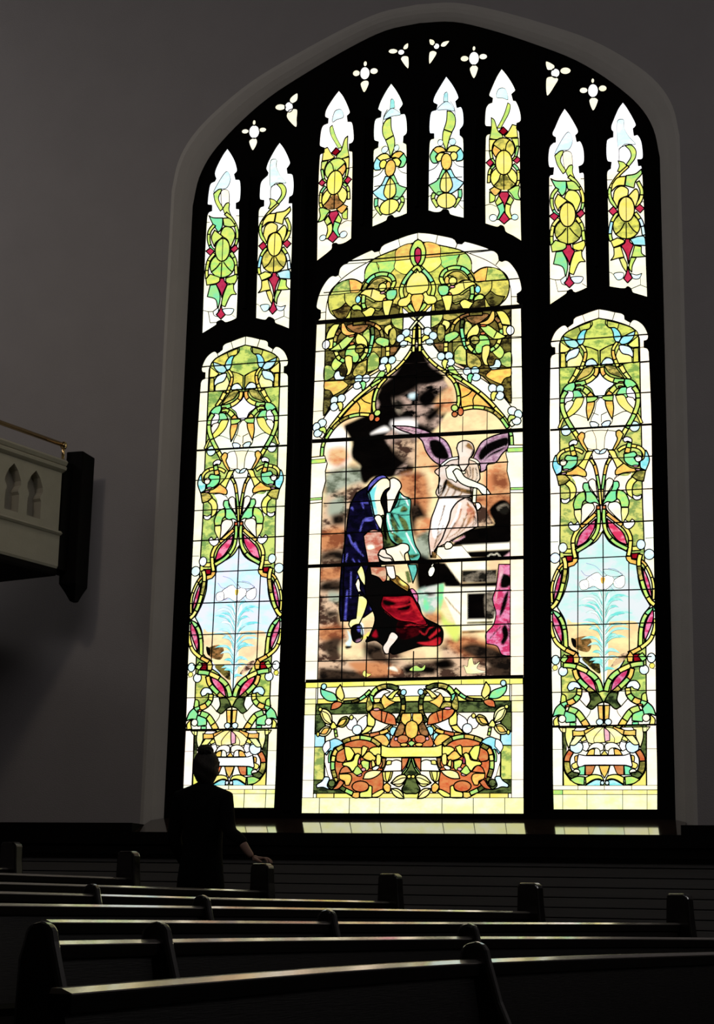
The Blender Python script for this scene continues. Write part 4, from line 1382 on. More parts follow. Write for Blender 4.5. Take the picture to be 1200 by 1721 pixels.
QUATS = ['''V 300 0 3
O w 1.2 382,619 9 15
O w 1.2 337,663 19 13
O w 1.2 425,655 19 13
F w 1.2 375,760 355,715 372,698 393,700 397,725
O W 1.2 382,665 27 34''',
'''V 300 0 3
F w 1.2 600,470 599,508 572,523 560,505 572,485
O w 1.2 514,541 27 17
F w 1.2 593,643 546,592 558,556 598,552 598,600
O W 1.2 557,540 21 26''',
'''V 300 0 3
O w 1.2 942,322 10 15
O w 1.2 897,370 19 17
O w 1.2 986,359 21 17
F w 1.2 937,468 917,425 932,407 955,407 960,428
O W 1.2 940,370 25 33''',
'''V 300 0 3
O w 1.2 1082,259 24 14
F w 1.2 1158,217 1158,243 1142,252 1132,243 1140,226
F w 1.2 1158,348 1121,300 1130,283 1155,283 1162,300
O W 1.2 1123,264 17 15''',
'''V 700 0 2.4
F w 1.2 52,158 70,162 75,178 66,185 54,178
F w 1.2 134,165 118,188 103,190 97,182 108,168
F w 1.2 52,260 51,213 66,204 82,212 76,230
O W 1.2 81,187 12 13''',
'''V 700 0 2.4
O w 1.2 232,196 7 11
O w 1.2 194,237 17 13
O w 1.2 269,229 17 13
F w 1.2 232,318 214,280 226,263 242,265 249,280
O W 1.2 232,236 21 28''',
'''V 700 0 2.4
F w 1.2 522,247 555,262 556,278 545,284 527,281
O w 1.2 601,286 22 15
F w 1.2 527,388 523,318 545,308 572,318 560,345
O W 1.2 560,295 18 19''',
'''V 700 0 2.4
O w 1.2 711,326 7 11
O w 1.2 674,365 17 13
O w 1.2 751,357 17 14
F w 1.2 713,448 696,408 706,394 724,395 733,408
O W 1.2 712,366 21 28''']

# ------------------------------------------------------------------ the setting
AX = -3.58
ARCH = [(0, 7.88), (.33, 7.85), (.68, 7.73), (1.1, 7.54), (1.5, 7.33), (1.83, 7.08), (2.05, 6.85), (2.17, 6.62), (2.22, 6.35), (2.225, 5.0), (2.23, .70)]
def arch(dx, dz, base):
    h = smooth([(x, z) for x, z in ARCH[:9]], {8}, False, 4)[:-1]+[(x, z) for x, z in ARCH[8:]]
    q = []
    for x, z in h:
        k = x/2.225; q.append((x-dx*min(1, k*1.15), z-dz*(1 if z > 6.3 else 0)))
    q[-1] = (q[-1][0], base); q[0] = (0, q[0][1])
    return [(AX+x, z+CH) for x, z in q]+[(AX-x, z+CH) for x, z in reversed(q[1:])]
def plate(name, outer, holes, y0, y1, m, hole_test=None, **props):
    """a sheet in XZ with holes, from y0 (front) to y1"""
    V = []; E = []
    for poly in [outer]+holes:
        n0 = len(V); V += [Vector(p) for p in poly]; n = len(poly); E += [(n0+i, n0+(i+1) % n) for i in range(n)]
    vo, eo, fo, *_ = delaunay_2d_cdt(V, E, [], 0, 1e-5, True)
    P = np.array([(v[0], v[1]) for v in vo]); cen = np.array([P[list(f)].mean(0) for f in fo])
    keep = inside(np.array(outer), cen)
    for h in holes: keep &= ~inside(np.array(h), cen)
    fo = [f for f, k in zip(fo, keep) if k]
    cnt = {}
    for f in fo:
        for j in range(3): e = (f[j], f[(j+1) % 3]); cnt[tuple(sorted(e))] = cnt.get(tuple(sorted(e)), 0)+1
    n = len(P); mb = MB(); mb.v = [(x, y0, z) for x, z in P]+[(x, y1, z) for x, z in P]
    mb.f = [tuple(f) for f in fo]+[tuple(i+n for i in reversed(f)) for f in fo]+[(a, b, b+n, a+n) for (a, b), c in cnt.items() if c == 1]
    return mb.build(name, m, **props)
YW = 13.40
FLOOR_Y0, FLOOR_Y1 = -8.0, YW
# --- the window wall, its rounded reveal
outer_a = arch(0, 0, .70)
def nrm(o, i, t): return [((1-t)*a[0]+t*b[0], (1-t)*a[1]+t*b[1]) for a, b in zip(o, i)]
inner_a = arch(.125, .085, .70)
big_a = arch(-.05, -.05, .70)
plate('wall_front', [(-16, -.6), (10, -.6), (10, 12.5), (-16, 12.5)], [big_a], YW, YW+.25, M_PLASTER, kind='structure',
      label='grey plastered wall around the big pointed stained glass window', category='wall')
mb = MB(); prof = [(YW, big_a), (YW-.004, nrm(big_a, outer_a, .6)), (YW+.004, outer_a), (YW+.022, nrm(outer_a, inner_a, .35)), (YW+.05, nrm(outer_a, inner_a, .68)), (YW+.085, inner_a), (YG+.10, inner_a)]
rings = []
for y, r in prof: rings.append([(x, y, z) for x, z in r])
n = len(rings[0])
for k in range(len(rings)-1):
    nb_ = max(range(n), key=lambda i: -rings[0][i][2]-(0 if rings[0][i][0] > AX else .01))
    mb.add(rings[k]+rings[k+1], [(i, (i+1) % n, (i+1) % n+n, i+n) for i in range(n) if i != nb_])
mb.build('trim_1', M_REVEAL, smooth=True, kind='structure', label='rounded plaster reveal, toned paler as if lit, running round the pointed window opening', category='trim')

# ------------------------------------------------------------------ windows
def lily():
    g = random.Random(11); t = ['F c 0 560,1440 640,1440 660,1600 640,1900 640,2150 600,2360 560,2150 560,1900 545,1600']
    rows = []
    for i in range(30):
        y = 1500+24*i; s_ = 1 if i % 2 else -1; up = g.uniform(60, 150) if i < 22 else g.uniform(-10, 60); ln = g.uniform(130, 285) if 4 < i < 24 else g.uniform(90, 150)
        x0, x1 = 597, 597+s_*ln; y1 = y-up; wd = g.uniform(13, 19); sag = g.uniform(20, 70)
        m1, m2 = x0+s_*ln*.35, x0+s_*ln*.72
        a_, b_ = y-up*.75-sag*.5, y-up-sag*.35
        up_e = [(x0, y-8), (m1, a_-wd), (m2, b_-wd*.8), (x1, y1)]; lo_e = [(m2, b_+wd*.7), (m1, a_+wd*.9), (x0, y+26)]
        t.append('F %s 0 ' % g.choice('LLLcC')+' '.join('%.0f,%.0f%s' % (p[0], p[1], '*' if k in (0, 3) else '') for k, p in enumerate(up_e+lo_e)))
        t.append('S k 0 3.5:1.5 '+' '.join('%.0f,%.0f' % p for p in reversed(lo_e)))
        if i % 3 == 0: t.append('S k 0 2.5:1 '+' '.join('%.0f,%.0f' % p for p in up_e))
    t.append('F c 0 585,1430 608,1430 612,1900 604,2360 590,2360 586,1900')
    for q in ('430,1180 520,1210 590,1280', '640,1230 720,1245 790,1320 770,1380', '470,1300 500,1340 560,1350', '700,1350 740,1400 790,1400', '400,1380 450,1420 540,1400', '600,1430 650,1400 700,1440', '380,1250 430,1300 520,1290'):
        rows.append('S x 0 3.5:2 '+q)
    return '\n'.join(t), '\n'.join(rows)
_a, _b = lily(); LANCET = LANCET.replace('@LILY', _a).replace('K 1.3 590,880 600,2400', _b+'\nK 1.3 590,880 600,2400')
axL = (gx(925.4, 714)+gx(1095.2, 714)+gx(928, 1362)+gx(1105, 1361))/4
lan = Panel().parse(LANCET, axL); lan.outline = outline(LANCET_OUT, axL)
axl = (gx(330.5, 756)+gx(480, 751)+gx(311.5, 1226)+gx(468.7, 1226))/4
dz = gz(390, 1226)-gz(1015, 1220.3)
fl = lambda p: (p[0]-axL+axl, p[1]+dz)
lanL = lan.mapped(fl, [fl(p) for p in lan.outline])
axC = (gx(531, 542)+gx(876, 514)+gx(509.3, 1366)+gx(879.7, 1366)+2*gx(702, 391))/6
cen = Panel().parse(CENTRE_SCENE, axC); cen.parse(CENTRE_TOP, axC); cen.parse(CENTRE_FOOT, axC); cen.outline = outline(CENTRE_OUT, axC)
build_window(1, lanL, 'left tall lancet of stained glass with white lilies, behind the standing person')
build_window(2, cen, 'wide central stained glass light picturing a winged angel, a tomb and kneeling figures',
             grid=(gx(515, 900), gz(700, 1143), gx(884, 900), gz(700, 575)))
build_window(3, lan, 'right tall lancet of stained glass with white lilies, clear of the person')
outs = {k: outline(t) for k, t in zip((1, 2, 3, 4, 5, 6, 7, 8), (L1_OUT, L2_OUT, L3_OUT, L4_OUT, L5_OUT, L6_OUT, L7_OUT, L8_OUT))}
def xs(o): return min(p[0] for p in o), max(p[0] for p in o)
def move(src, so, to, mirror, swap={}):
    a0, a1 = xs(so); b0, b1 = xs(to); k = (b1-b0)/(a1-a0); tz = max(p[1] for p in to)-max(p[1] for p in so)
    f = (lambda p: (b1-(p[0]-a0)*k, p[1]+tz)) if mirror else (lambda p: (b0+(p[0]-a0)*k, p[1]+tz))
    q = src.mapped(f, to); q.items = [(kk, swap.get(c, c), lw, pts) for kk, c, lw, pts in q.items]; return q
p7 = Panel().parse(L7, gx(952, 300)); p7.outline = outs[7]; p8 = Panel().parse(L8); p8.outline = outs[8]
p6 = Panel().parse(L6); p6.outline = outs[6]; p5 = Panel().parse(L5, gx(750, 260)); p5.outline = outs[5]
p1 = move(p7, outs[7], outs[1], False, {'H': 'g', 'y': 'l'}); p2 = move(p8, outs[8], outs[2], False, {'g': 'y'})
p3 = move(p6, outs[6], outs[3], True, {'H': 'l', 'N': 'b'}); p4 = move(p5, outs[5], outs[4], True)
for i, (p, lb) in enumerate((
    (p1, 'leftmost narrow upper light, green petals round a pale oval, lowest of the eight'),
    (p2, 'second narrow upper light from the left, yellow petals round a pale yellow oval'),
    (p3, 'third narrow upper light from the left, with a brownish disc under its oval'),
    (p4, 'fourth narrow upper light from the left, yellow fleur shape over a round bud'),
    (p5, 'fifth narrow upper light from the left, fleur shape with a green pointed leaf'),
    (p6, 'sixth narrow upper light from the left, tallest, red diamonds round a yellow oval'),
    (p7, 'seventh narrow upper light, red diamonds, its yellow swirl bending to the left'),
    (p8, 'rightmost narrow upper light, red diamonds, its green swirl bending to the right'))):
    build_window(4+i, p, lb, frag=16)
petals = []
QL = ['four-petalled little opening above the two leftmost narrow lights', 'three-petalled little opening at the left, between the second and third narrow lights',
      'four-petalled little opening above the third and fourth narrow lights', 'three-petalled little opening just left of the arch apex',
      'three-petalled little opening just right of the arch apex', 'four-petalled little opening above the fifth and sixth narrow lights',
      'three-petalled little opening at the right, between the sixth and seventh narrow lights', 'four-petalled little opening above the two rightmost narrow lights']
for i, t in enumerate(QUATS):
    P_ = Panel().parse(t); root = empty('window_%d' % (12+i), kind='structure', label=QL[i], category='window')
    P_.outline = None; polys = [np.array(it[3]) for it in P_.items]; cols = [it[1] for it in P_.items]
    petals += [it[3] for it in P_.items]
    V = []; E = []
    for pl_ in polys:
        n0 = len(V); V += [Vector(p) for p in pl_]; E += [(n0+k, n0+(k+1) % len(pl_)) for k in range(len(pl_))]
    vo, eo, fo, _, oe, _ = delaunay_2d_cdt(V, E, [], 0, 1e-5, True); PP = np.array([(v[0], v[1]) for v in vo])
    cn = np.array([PP[list(f)].mean(0) for f in fo]); tp = -np.ones(len(fo), int)
    for k, pl_ in enumerate(polys): tp[inside(pl_, cn)] = k
    for k in range(len(polys)):
        fs = [fo[j] for j in range(len(fo)) if tp[j] == k]
        ids = sorted({v for f in fs for v in f}); mp_ = {v: j for j, v in enumerate(ids)}
        me = bpy.data.meshes.new('pane'); me.from_pydata([(PP[v][0], YG, PP[v][1]+CH) for v in ids], [], [[mp_[v] for v in f] for f in fs])
        ca, cb, sc, ct, g = PAL[cols[k]]
        for nm, c, al in (('tint', ca, sc/100), ('streak', cb, ct)):
            a_ = me.attributes.new(nm, 'FLOAT_COLOR', 'FACE'); a_.data.foreach_set('color', np.array([[*(min(1, lin(x)*g*.92/SKY) for x in c), al]]*len(fs), np.float32).ravel())
        a_ = me.attributes.new('seed', 'FLOAT', 'FACE'); a_.data.foreach_set('value', np.full(len(fs), GEN.random()*40, np.float32))
        me.materials.append(M_GLASS); link('pane', me, None, root)
    lb = MB(); k_ = len(polys)-1
    for e, o_ in zip(eo, oe):
        if not o_: continue
        p, q = PP[e[0]], PP[e[1]]; d = q-p; l = np.linalg.norm(d)
        if l < 1e-6: continue
        d /= l; nn = np.array([-d[1], d[0]])*PX*.55
        lb.add([(p[0]-nn[0], YG-.006, p[1]-nn[1]+CH), (q[0]-nn[0], YG-.006, q[1]-nn[1]+CH), (q[0]+nn[0], YG-.006, q[1]+nn[1]+CH), (p[0]+nn[0], YG-.006, p[1]+nn[1]+CH),
                (p[0]-nn[0], YG+.003, p[1]-nn[1]+CH), (q[0]-nn[0], YG+.003, q[1]-nn[1]+CH), (q[0]+nn[0], YG+.003, q[1]+nn[1]+CH), (p[0]+nn[0], YG+.003, p[1]+nn[1]+CH)],
               [(0,1,2,3),(7,6,5,4),(0,4,5,1),(3,2,6,7)])
    me = bpy.data.meshes.new('lead_came'); me.from_pydata(lb.v, [], lb.f); link('lead_came', me, M_LEAD, root, kind='stuff')
holes = [[(x, z+CH) for x, z in o] for o in [lan.outline, lanL.outline, cen.outline]+list(outs.values())+petals]
fr_out = arch(.03, .03, .70)
plate('trim_2', fr_out, holes, YG-.013, YG+.005, M_FRAME, kind='structure', label='black tracery frame that holds all the stained glass lights', category='window frame')
# ribs standing proud of the frame on its mullions
def rib(pts, w_, d, name, **pr):
    m_ = MB(); sec = [(-w_/2, 0), (-w_*.22, -d), (w_*.22, -d), (w_/2, 0)]
    P_ = [np.array(p, float) for p in pts]; vs = []
    for i, p in enumerate(P_):
        t = P_[min(i+1, len(P_)-1)]-P_[max(i-1, 0)]; t /= np.linalg.norm(t); nn = np.array([-t[1], t[0]])
        vs += [(p[0]+nn[0]*u, YG-.011+v, p[1]+nn[1]*u+CH) for u, v in sec]
    fs = [(i*4+j, i*4+(j+1) % 4, i*4+4+(j+1) % 4, i*4+4+j) for i in range(len(P_)-1) for j in range(4)]+[(0, 1, 2, 3), tuple(range(len(vs)-4, len(vs)))]
    m_.add(vs, fs); return m_.build(name, M_FRAME, kind='structure', **pr)
k = 3
for (x0, y0), (x1, y1), wd, lb in (((508, 300), (489, 1362), .085, 'main mullion between the left lancet and the central light'),
                                   ((895, 300), (905, 1362), .085, 'main mullion between the central light and the right lancet'),
                                   ((420, 300), (413, 520), .04, 'slim upper mullion between the two leftmost narrow lights'),
                                   ((612, 200), (610, 380), .04, 'slim upper mullion between the third and fourth narrow lights'),
                                   ((703, 180), (702, 350), .04, 'slim upper mullion below the arch apex'),
                                   ((797, 200), (799, 350), .04, 'slim upper mullion between the fifth and sixth narrow lights'),
                                   ((1001, 230), (1004, 450), .04, 'slim upper mullion between the two rightmost narrow lights')):
    xm = (gx(x0, y0)+gx(x1, y1))/2
    rib([(xm, gz(x0, y0)), (xm, gz(x1, y1))], wd, .035, 'trim_%d' % k, label=lb, category='mullion'); k += 1

# --- sloping sill, ledge and boarded wainscot
def quadbox(name, m, pts, **pr):        # 8 points
    b = MB(); b.add(pts, [(0,3,2,1),(4,5,6,7),(0,1,5,4),(1,2,6,5),(2,3,7,6),(3,0,4,7)]); return b.build(name, m, **pr)
SX0, SX1 = AX-2.19, AX+2.19
zb, zf, yb, yf = CH+.808, CH+.668, YG-.013, 13.06
quadbox('trim_%d' % k, M_SILL, [(SX0, yf, zf-.05), (SX1, yf, zf-.05), (SX1, yb, zb-.08), (SX0, yb, zb-.08), (SX0, yf, zf), (SX1, yf, zf), (SX1, yb, zb), (SX0, yb, zb)],
        kind='structure', label='dark polished sloping sill below the stained glass, mirroring its bottom panes', category='window sill'); k += 1
mb = MB()
for a, b in ((-16, SX0), (SX1, 6)): mb.box((a, yf-.02, CH+.60), (b, YW, CH+.742))
mb.box((-16, yf-.03, CH+.575), (6, yf, CH+.670))
mb.box((-16, yf-.01, CH+.50), (6, YW, CH+.60))
mb.build('trim_%d' % k, M_CAP, kind='structure', label='black moulded ledge capping the boarded wainscot', category='ledge'); k += 1
ws = empty('wainscot', kind='structure', label='grey horizontal boarding under the black window ledge, behind the pews', category='wainscot')
PH = .0735; z = CH+.50; i = 0
while z > -.15:
    b = MB(); dx = GEN.uniform(-.002, .002)
    b.box((-14, 13.10+dx, z-PH+.006), (6, 13.13, z-.001)); b.build('plank', M_PLANK, ws, bevel=.003); z -= PH
b = MB(); b.box((-14, 13.13, -.3), (6, 13.16, CH+.5)); b.build('backing_board', M_CAP, ws)

# --- shell of the room
def slab(name, a, b, m, **pr): q = MB(); q.box(a, b); return q.build(name, m, kind='structure', **pr)
slab('wall_left', (-16.2, -9, -.6), (-16, 13.6, 12.5), M_PLASTER, label='plain plastered end wall behind the gallery', category='wall')
slab('wall_right', (10, -9, -.6), (10.2, 13.6, 12.5), M_PLASTER, label='plain plastered wall beyond the right edge of the nave', category='wall')
slab('wall_back', (-16, -9.2, -.6), (10, -9, 12.5), M_PLASTER, label='plain plastered wall across the nave from the window', category='wall')
slab('ceiling', (-16.2, -9.2, 10.6), (10.2, 13.6, 10.8), M_CEIL, label='plain shadowed plaster ceiling over the nave', category='ceiling')

# ------------------------------------------------------------------ raked floor and curved pews
PCX, PCY = 22.47, 1.0
ROWS = [(26+.895*4, [(8.0, .255), (10.46, .267), (11.5, .274)]), (26+.895*3, [(7.5, .17), (9.36, .187), (10.12, .193), (11.5, .201)]),
        (26+.895*2, [(6.6, .10), (8.23, .117), (10.16, .127), (11.5, .141)]), (26.895, [(5.6, .035), (7.05, .049), (9.86, .076), (11.5, .092)]),
        (26.0, [(5.0, -.03), (6.12, -.014), (8.35, .001), (9.44, .012), (11.06, .030), (11.8, .04)]),
        (25.1, [(4.0, -.080), (4.78, -.072), (5.84, -.063), (7.52, -.052), (9.27, -.046), (10.13, -.045), (12, -.03)]),
        (24.2, [(3.31, -.144), (4.13, -.131), (4.82, -.119), (5.54, -.111), (7.18, -.101), (7.94, -.096), (12, -.07)])]
def xr(R, Y): return PCX-math.sqrt(R*R-(Y-PCY)**2)
def zi(prof, Y):
    Ys = [p[0] for p in prof]; return float(np.interp(Y, Ys, [p[1] for p in prof]))+CH
def floor_z(X, Y):
    R = math.hypot(X-PCX, Y-PCY); t = (R-24.2)/.895
    return CH-.115+.0565*t+.014*(Y-7)-.90
fv = []; ff = []; NX, NY = 40, 34
for j in range(NY+1):
    for i2 in range(NX+1):
        X = -16+26*i2/NX; Y = -9+22.4*j/NY; fv.append((X, Y, floor_z(max(X, -9), max(Y, 0))))
for j in range(NY):
    for i2 in range(NX): a = j*(NX+1)+i2; ff.append((a, a+1, a+NX+2, a+NX+1))
me = bpy.data.meshes.new('floor'); me.from_pydata(fv, [], ff)
link('floor', me, M_FLOOR, None, kind='structure', label='dark carpeted floor rising gently under the rows of pews', category='floor')

def frame_at(R, Y, prof):
    th = math.asin((Y-PCY)/R); e = Vector((math.sin(th), math.cos(th), 0))     # along the pew, to the window
    f = Vector((math.cos(th), -math.sin(th), 0))                                # towards the seat side
    return Vector((xr(R, Y), Y, zi(prof, Y))), e, f
def sweep(R, prof, Y0, Y1, sec, step=.45):
    n = max(2, int((Y1-Y0)/step)+1); fr = []
    for i in range(n+1):
        Y = Y0+(Y1-Y0)*i/n; o, e, f = frame_at(R, Y, prof); fr.append((o, f, Vector((0, 0, 1))))
    m_ = MB(); m_.prism(sec, None, fr); return m_
# outline of a pew end seen from the aisle: (towards the seat, height over the rail)
END = [(-.075, .165), (-.06, .185), (.055, .185), (.078, .172), (.088, .15), (.095, .05), (.12, -.15), (.17, -.30), (.36, -.34), (.44, -.37), (.46, -.42), (.44, -.50), (.42, -.92), (-.12, -.92), (-.085, -.45), (-.08, 0)]
DIV = [(-.052, .005), (-.047, .032), (-.028, .050), (.002, .056), (.028, .050), (.043, .030), (.050, 0), (.090, -.13), (.16, -.28), (.40, -.34), (.46, -.38), (.44, -.50), (.42, -.92), (-.10, -.92), (-.075, -.45), (-.068, -.05)]
def pew(prof, R, Y0, Y1, label, ends, divs):
    o0, e0, f0 = frame_at(R, (Y0+Y1)/2, prof)
    root = empty('pew', (0, 0, 0), label=label, category='pew', group='curved church pews in rows')
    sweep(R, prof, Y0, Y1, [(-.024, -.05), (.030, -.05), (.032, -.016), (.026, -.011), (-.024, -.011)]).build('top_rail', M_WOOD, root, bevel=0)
    sweep(R, prof, Y0, Y1, [(-.022, -.0115), (.0315, -.0125), (.031, -.0095), (.007, .0), (-.018, .0)]).build('rail_highlight_strip', M_RAIL, root, bevel=0)  # thin pale strip added as the lit edge of the dark rail
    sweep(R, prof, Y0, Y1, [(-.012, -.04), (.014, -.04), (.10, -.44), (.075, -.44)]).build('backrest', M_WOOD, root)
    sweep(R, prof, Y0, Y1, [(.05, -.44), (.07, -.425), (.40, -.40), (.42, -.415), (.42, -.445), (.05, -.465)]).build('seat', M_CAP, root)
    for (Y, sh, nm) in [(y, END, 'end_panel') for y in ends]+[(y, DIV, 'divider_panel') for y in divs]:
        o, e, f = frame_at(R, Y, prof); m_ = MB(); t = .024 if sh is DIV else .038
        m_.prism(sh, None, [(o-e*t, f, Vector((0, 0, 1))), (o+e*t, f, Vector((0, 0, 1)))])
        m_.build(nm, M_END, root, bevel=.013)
    return root
def Yof(px, py, R):
    a = ray(px, py)[0]; A = a*a+1; B = -2*(a*PCX+PCY); C = PCX**2+PCY**2-R*R
    return (-B+math.sqrt(B*B-4*A*C))/2/A
pr = [r[1] for r in ROWS]; Rr = [r[0] for r in ROWS]
E_ = {0: Yof(215, 1445, Rr[0]), 1: Yof(440, 1460, Rr[1]), 2: Yof(655, 1480, Rr[2]), 3: Yof(890, 1495, Rr[3]), 4: Yof(1141, 1515, Rr[4])}
pew(pr[0], Rr[0], 8.0, E_[0], 'farthest pew row, its end post left of the standing person', [E_[0]], [])
pew(pr[1], Rr[1], 7.5, E_[1], 'second farthest pew row, the person rests a hand on its end post', [E_[1]], [])
pew(pr[2], Rr[2], 6.6, E_[2], 'pew row whose square end post stands under the central light', [E_[2]], [Yof(155, 1495, Rr[2])])
pew(pr[3], Rr[3], 5.6, E_[3], 'pew row whose square end post stands below the right mullion', [E_[3]], [Yof(340, 1512, Rr[3])])
pew(pr[4], Rr[4], 6.08, E_[4], 'pew row whose square end post stands at the right edge', [E_[4]], [Yof(551, 1533, Rr[4])])
pew(pr[5], Rr[5], Yof(72, 1560, Rr[5]), 11.9, 'second nearest pew row, rounded dividers rising from its rail', [], [Yof(72, 1560, Rr[5]), Yof(265, 1560, Rr[5]), Yof(788, 1558, Rr[5])])
pew(pr[6], Rr[6], 3.33, 11.9, 'nearest pew row, its rail curving across the foot of the picture', [], [Yof(800, 1592, Rr[6])])
# end of one more row, seen at the far left under the gallery
pew([(8, .318), (12, .335)], 26+.895*5, 9.0, Yof(18, 1432, 26+.895*5), 'partly seen pew end at the far left, beyond all the rows', [Yof(18, 1432, 26+.895*5)], [])

# ------------------------------------------------------------------ gallery front at the left
def gallery():
    root = empty('gallery', label='cream gallery front with carved pointed arches, brass rail and black end post', category='balcony')
    az = math.radians(15.5); e = Vector((math.sin(az), math.cos(az), 0)); f = Vector((math.cos(az), -math.sin(az), 0))
    Z = Vector((0, 0, 1)); Yg = 12.75
    A = at(107, 748, Yg); L_ = 4.5
    def zz(py): return at(88, py, Yg).z-0.0
    def run(name, sec, m, t0=-L_, t1=.02, **pr):
        q = MB(); q.prism(sec, None, [(A+e*t0, f, Z), (A+e*t1, f, Z)]); return q.build(name, m, root, **pr)
    h = lambda py: at(88, py, Yg).z-A.z        # heights under the rail, read near the end
    top = h(775); pt = h(796); pb = h(893); bb = h(955)
    run('top_moulding', [(-.20, top-.05), (-.20, top), (.03, top), (.045, top-.02), (.03, top-.045), (.02, top-.05), (.035, top-.065), (.03, top-.085), (-.02, pt)], M_BALC)
    # carved panel: arches cut through a front board, a backing board behind it
    P0 = A+e*(-L_); wv = []; ww = .262
    hs = []
    u = L_-.20
    while u > .3:
        c = u-ww*.5+.02; z0, z1 = pb+.055, pt-.05; r = ww*.36; H_ = z1-z0
        half = [(0, z1), (r*.55, z1-r*.55), (r*.98, z1-r*1.35), (r*1.0, z1-r*1.75), (r*.72, z1-r*2.15), (r*.70, z1-r*2.35), (r*.86, z1-r*2.6), (r*.86, z0)]
        hs.append([(c+a, b) for a, b in half]+[(c-a, b) for a, b in reversed(half[1:])]); u -= ww
    outer = [(0, pb), (L_, pb), (L_, pt), (0, pt)]
    V = []; E = []
    for poly in [outer]+hs:
        n0 = len(V); V += [Vector(p) for p in poly]; n = len(poly); E += [(n0+i, n0+(i+1) % n) for i in range(n)]
    vo, eo, fo, *_ = delaunay_2d_cdt(V, E, [], 0, 1e-5, True); Q = np.array([(v[0], v[1]) for v in vo]); cn = np.array([Q[list(g)].mean(0) for g in fo])
    keep = inside(np.array(outer), cn)
    for h_ in hs: keep &= ~inside(np.array(h_), cn)
    fo = [g for g, k2 in zip(fo, keep) if k2]; cnt = {}
    for g in fo:
        for j in range(3): kk = tuple(sorted((g[j], g[(j+1) % 3]))); cnt[kk] = cnt.get(kk, 0)+1
    q = MB(); q.v = [tuple(P0+e*a+Z*b) for a, b in Q]+[tuple(P0+e*a+Z*b-f*.08) for a, b in Q]; n = len(Q)
    q.f = [tuple(g) for g in fo]+[tuple(i+n for i in g) for g in fo]+[(a, b, b+n, a+n) for (a, b), c in cnt.items() if c == 1]
    q.build('carved_panel', M_BALC, root)
    run('backing_panel', [(-.11, pb), (-.08, pb), (-.08, pt), (-.11, pt)], M_BALC)
    run('lower_moulding', [(-.20, pb-.03), (.012, pb-.035), (.03, pb-.02), (.012, pb), (-.02, pb+.004), (-.20, pb)], M_BALC)
    run('lower_fascia', [(-.20, bb), (-.01, bb), (.0, bb+.02), (.0, pb-.033), (-.20, pb-.033)], M_BALC)
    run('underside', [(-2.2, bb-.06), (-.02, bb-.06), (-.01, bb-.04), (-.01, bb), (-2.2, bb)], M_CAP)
    q = MB(); q.tube([A-e*L_, A+e*.02], .02, 12); q.build('brass_rail', M_BRASS, root, smooth=True)
    for t in (0, -1.6, -3.2):
        q = MB(); p = A+e*t; q.tube([p+Z*top, p+Z*.0], .013, 10); q.tube([p-Z*.035, p-Z*.02, p, p+Z*.02, p+Z*.03], [.018, .028, .031, .024, .008], 12); q.build('rail_post', M_BRASS, root, smooth=True)
    # black end post hanging on the wall side
    px = MB(); B1 = at(146, 764, 13.0); zt = B1.z; zbm = at(122, 985, 13.0).z; zp = at(124, 1012, 13.0).z
    b0 = at(122, 880, 13.0)
    w2, d2 = .085, .12
    c = Vector((at(140, 764, 13.0).x, 13.0, 0))
    def ring(z, k_): return [(c.x-.10*k_, c.y-d2*k_, z), (c.x+.055*k_, c.y-d2*k_, z), (c.x+.055*k_, c.y+d2*k_, z), (c.x-.10*k_, c.y+d2*k_, z)]
    vs = ring(zt, 1)+ring(zbm, 1)+ring((zbm+zp)/2, .62)+ring(zp, .3)
    fs = [(0, 1, 2, 3), (12, 13, 14, 15)]+[(i*4+j, i*4+(j+1) % 4, i*4+4+(j+1) % 4, i*4+4+j) for i in range(3) for j in range(4)]
    px.add(vs, fs); px.build('end_post', M_CAP, root, bevel=.01)
    # return of the gallery front behind the post, to the wall
    p = A+e*.02
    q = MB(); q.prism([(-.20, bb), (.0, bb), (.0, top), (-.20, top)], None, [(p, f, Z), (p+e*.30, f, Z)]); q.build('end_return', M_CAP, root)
    return root
gallery()

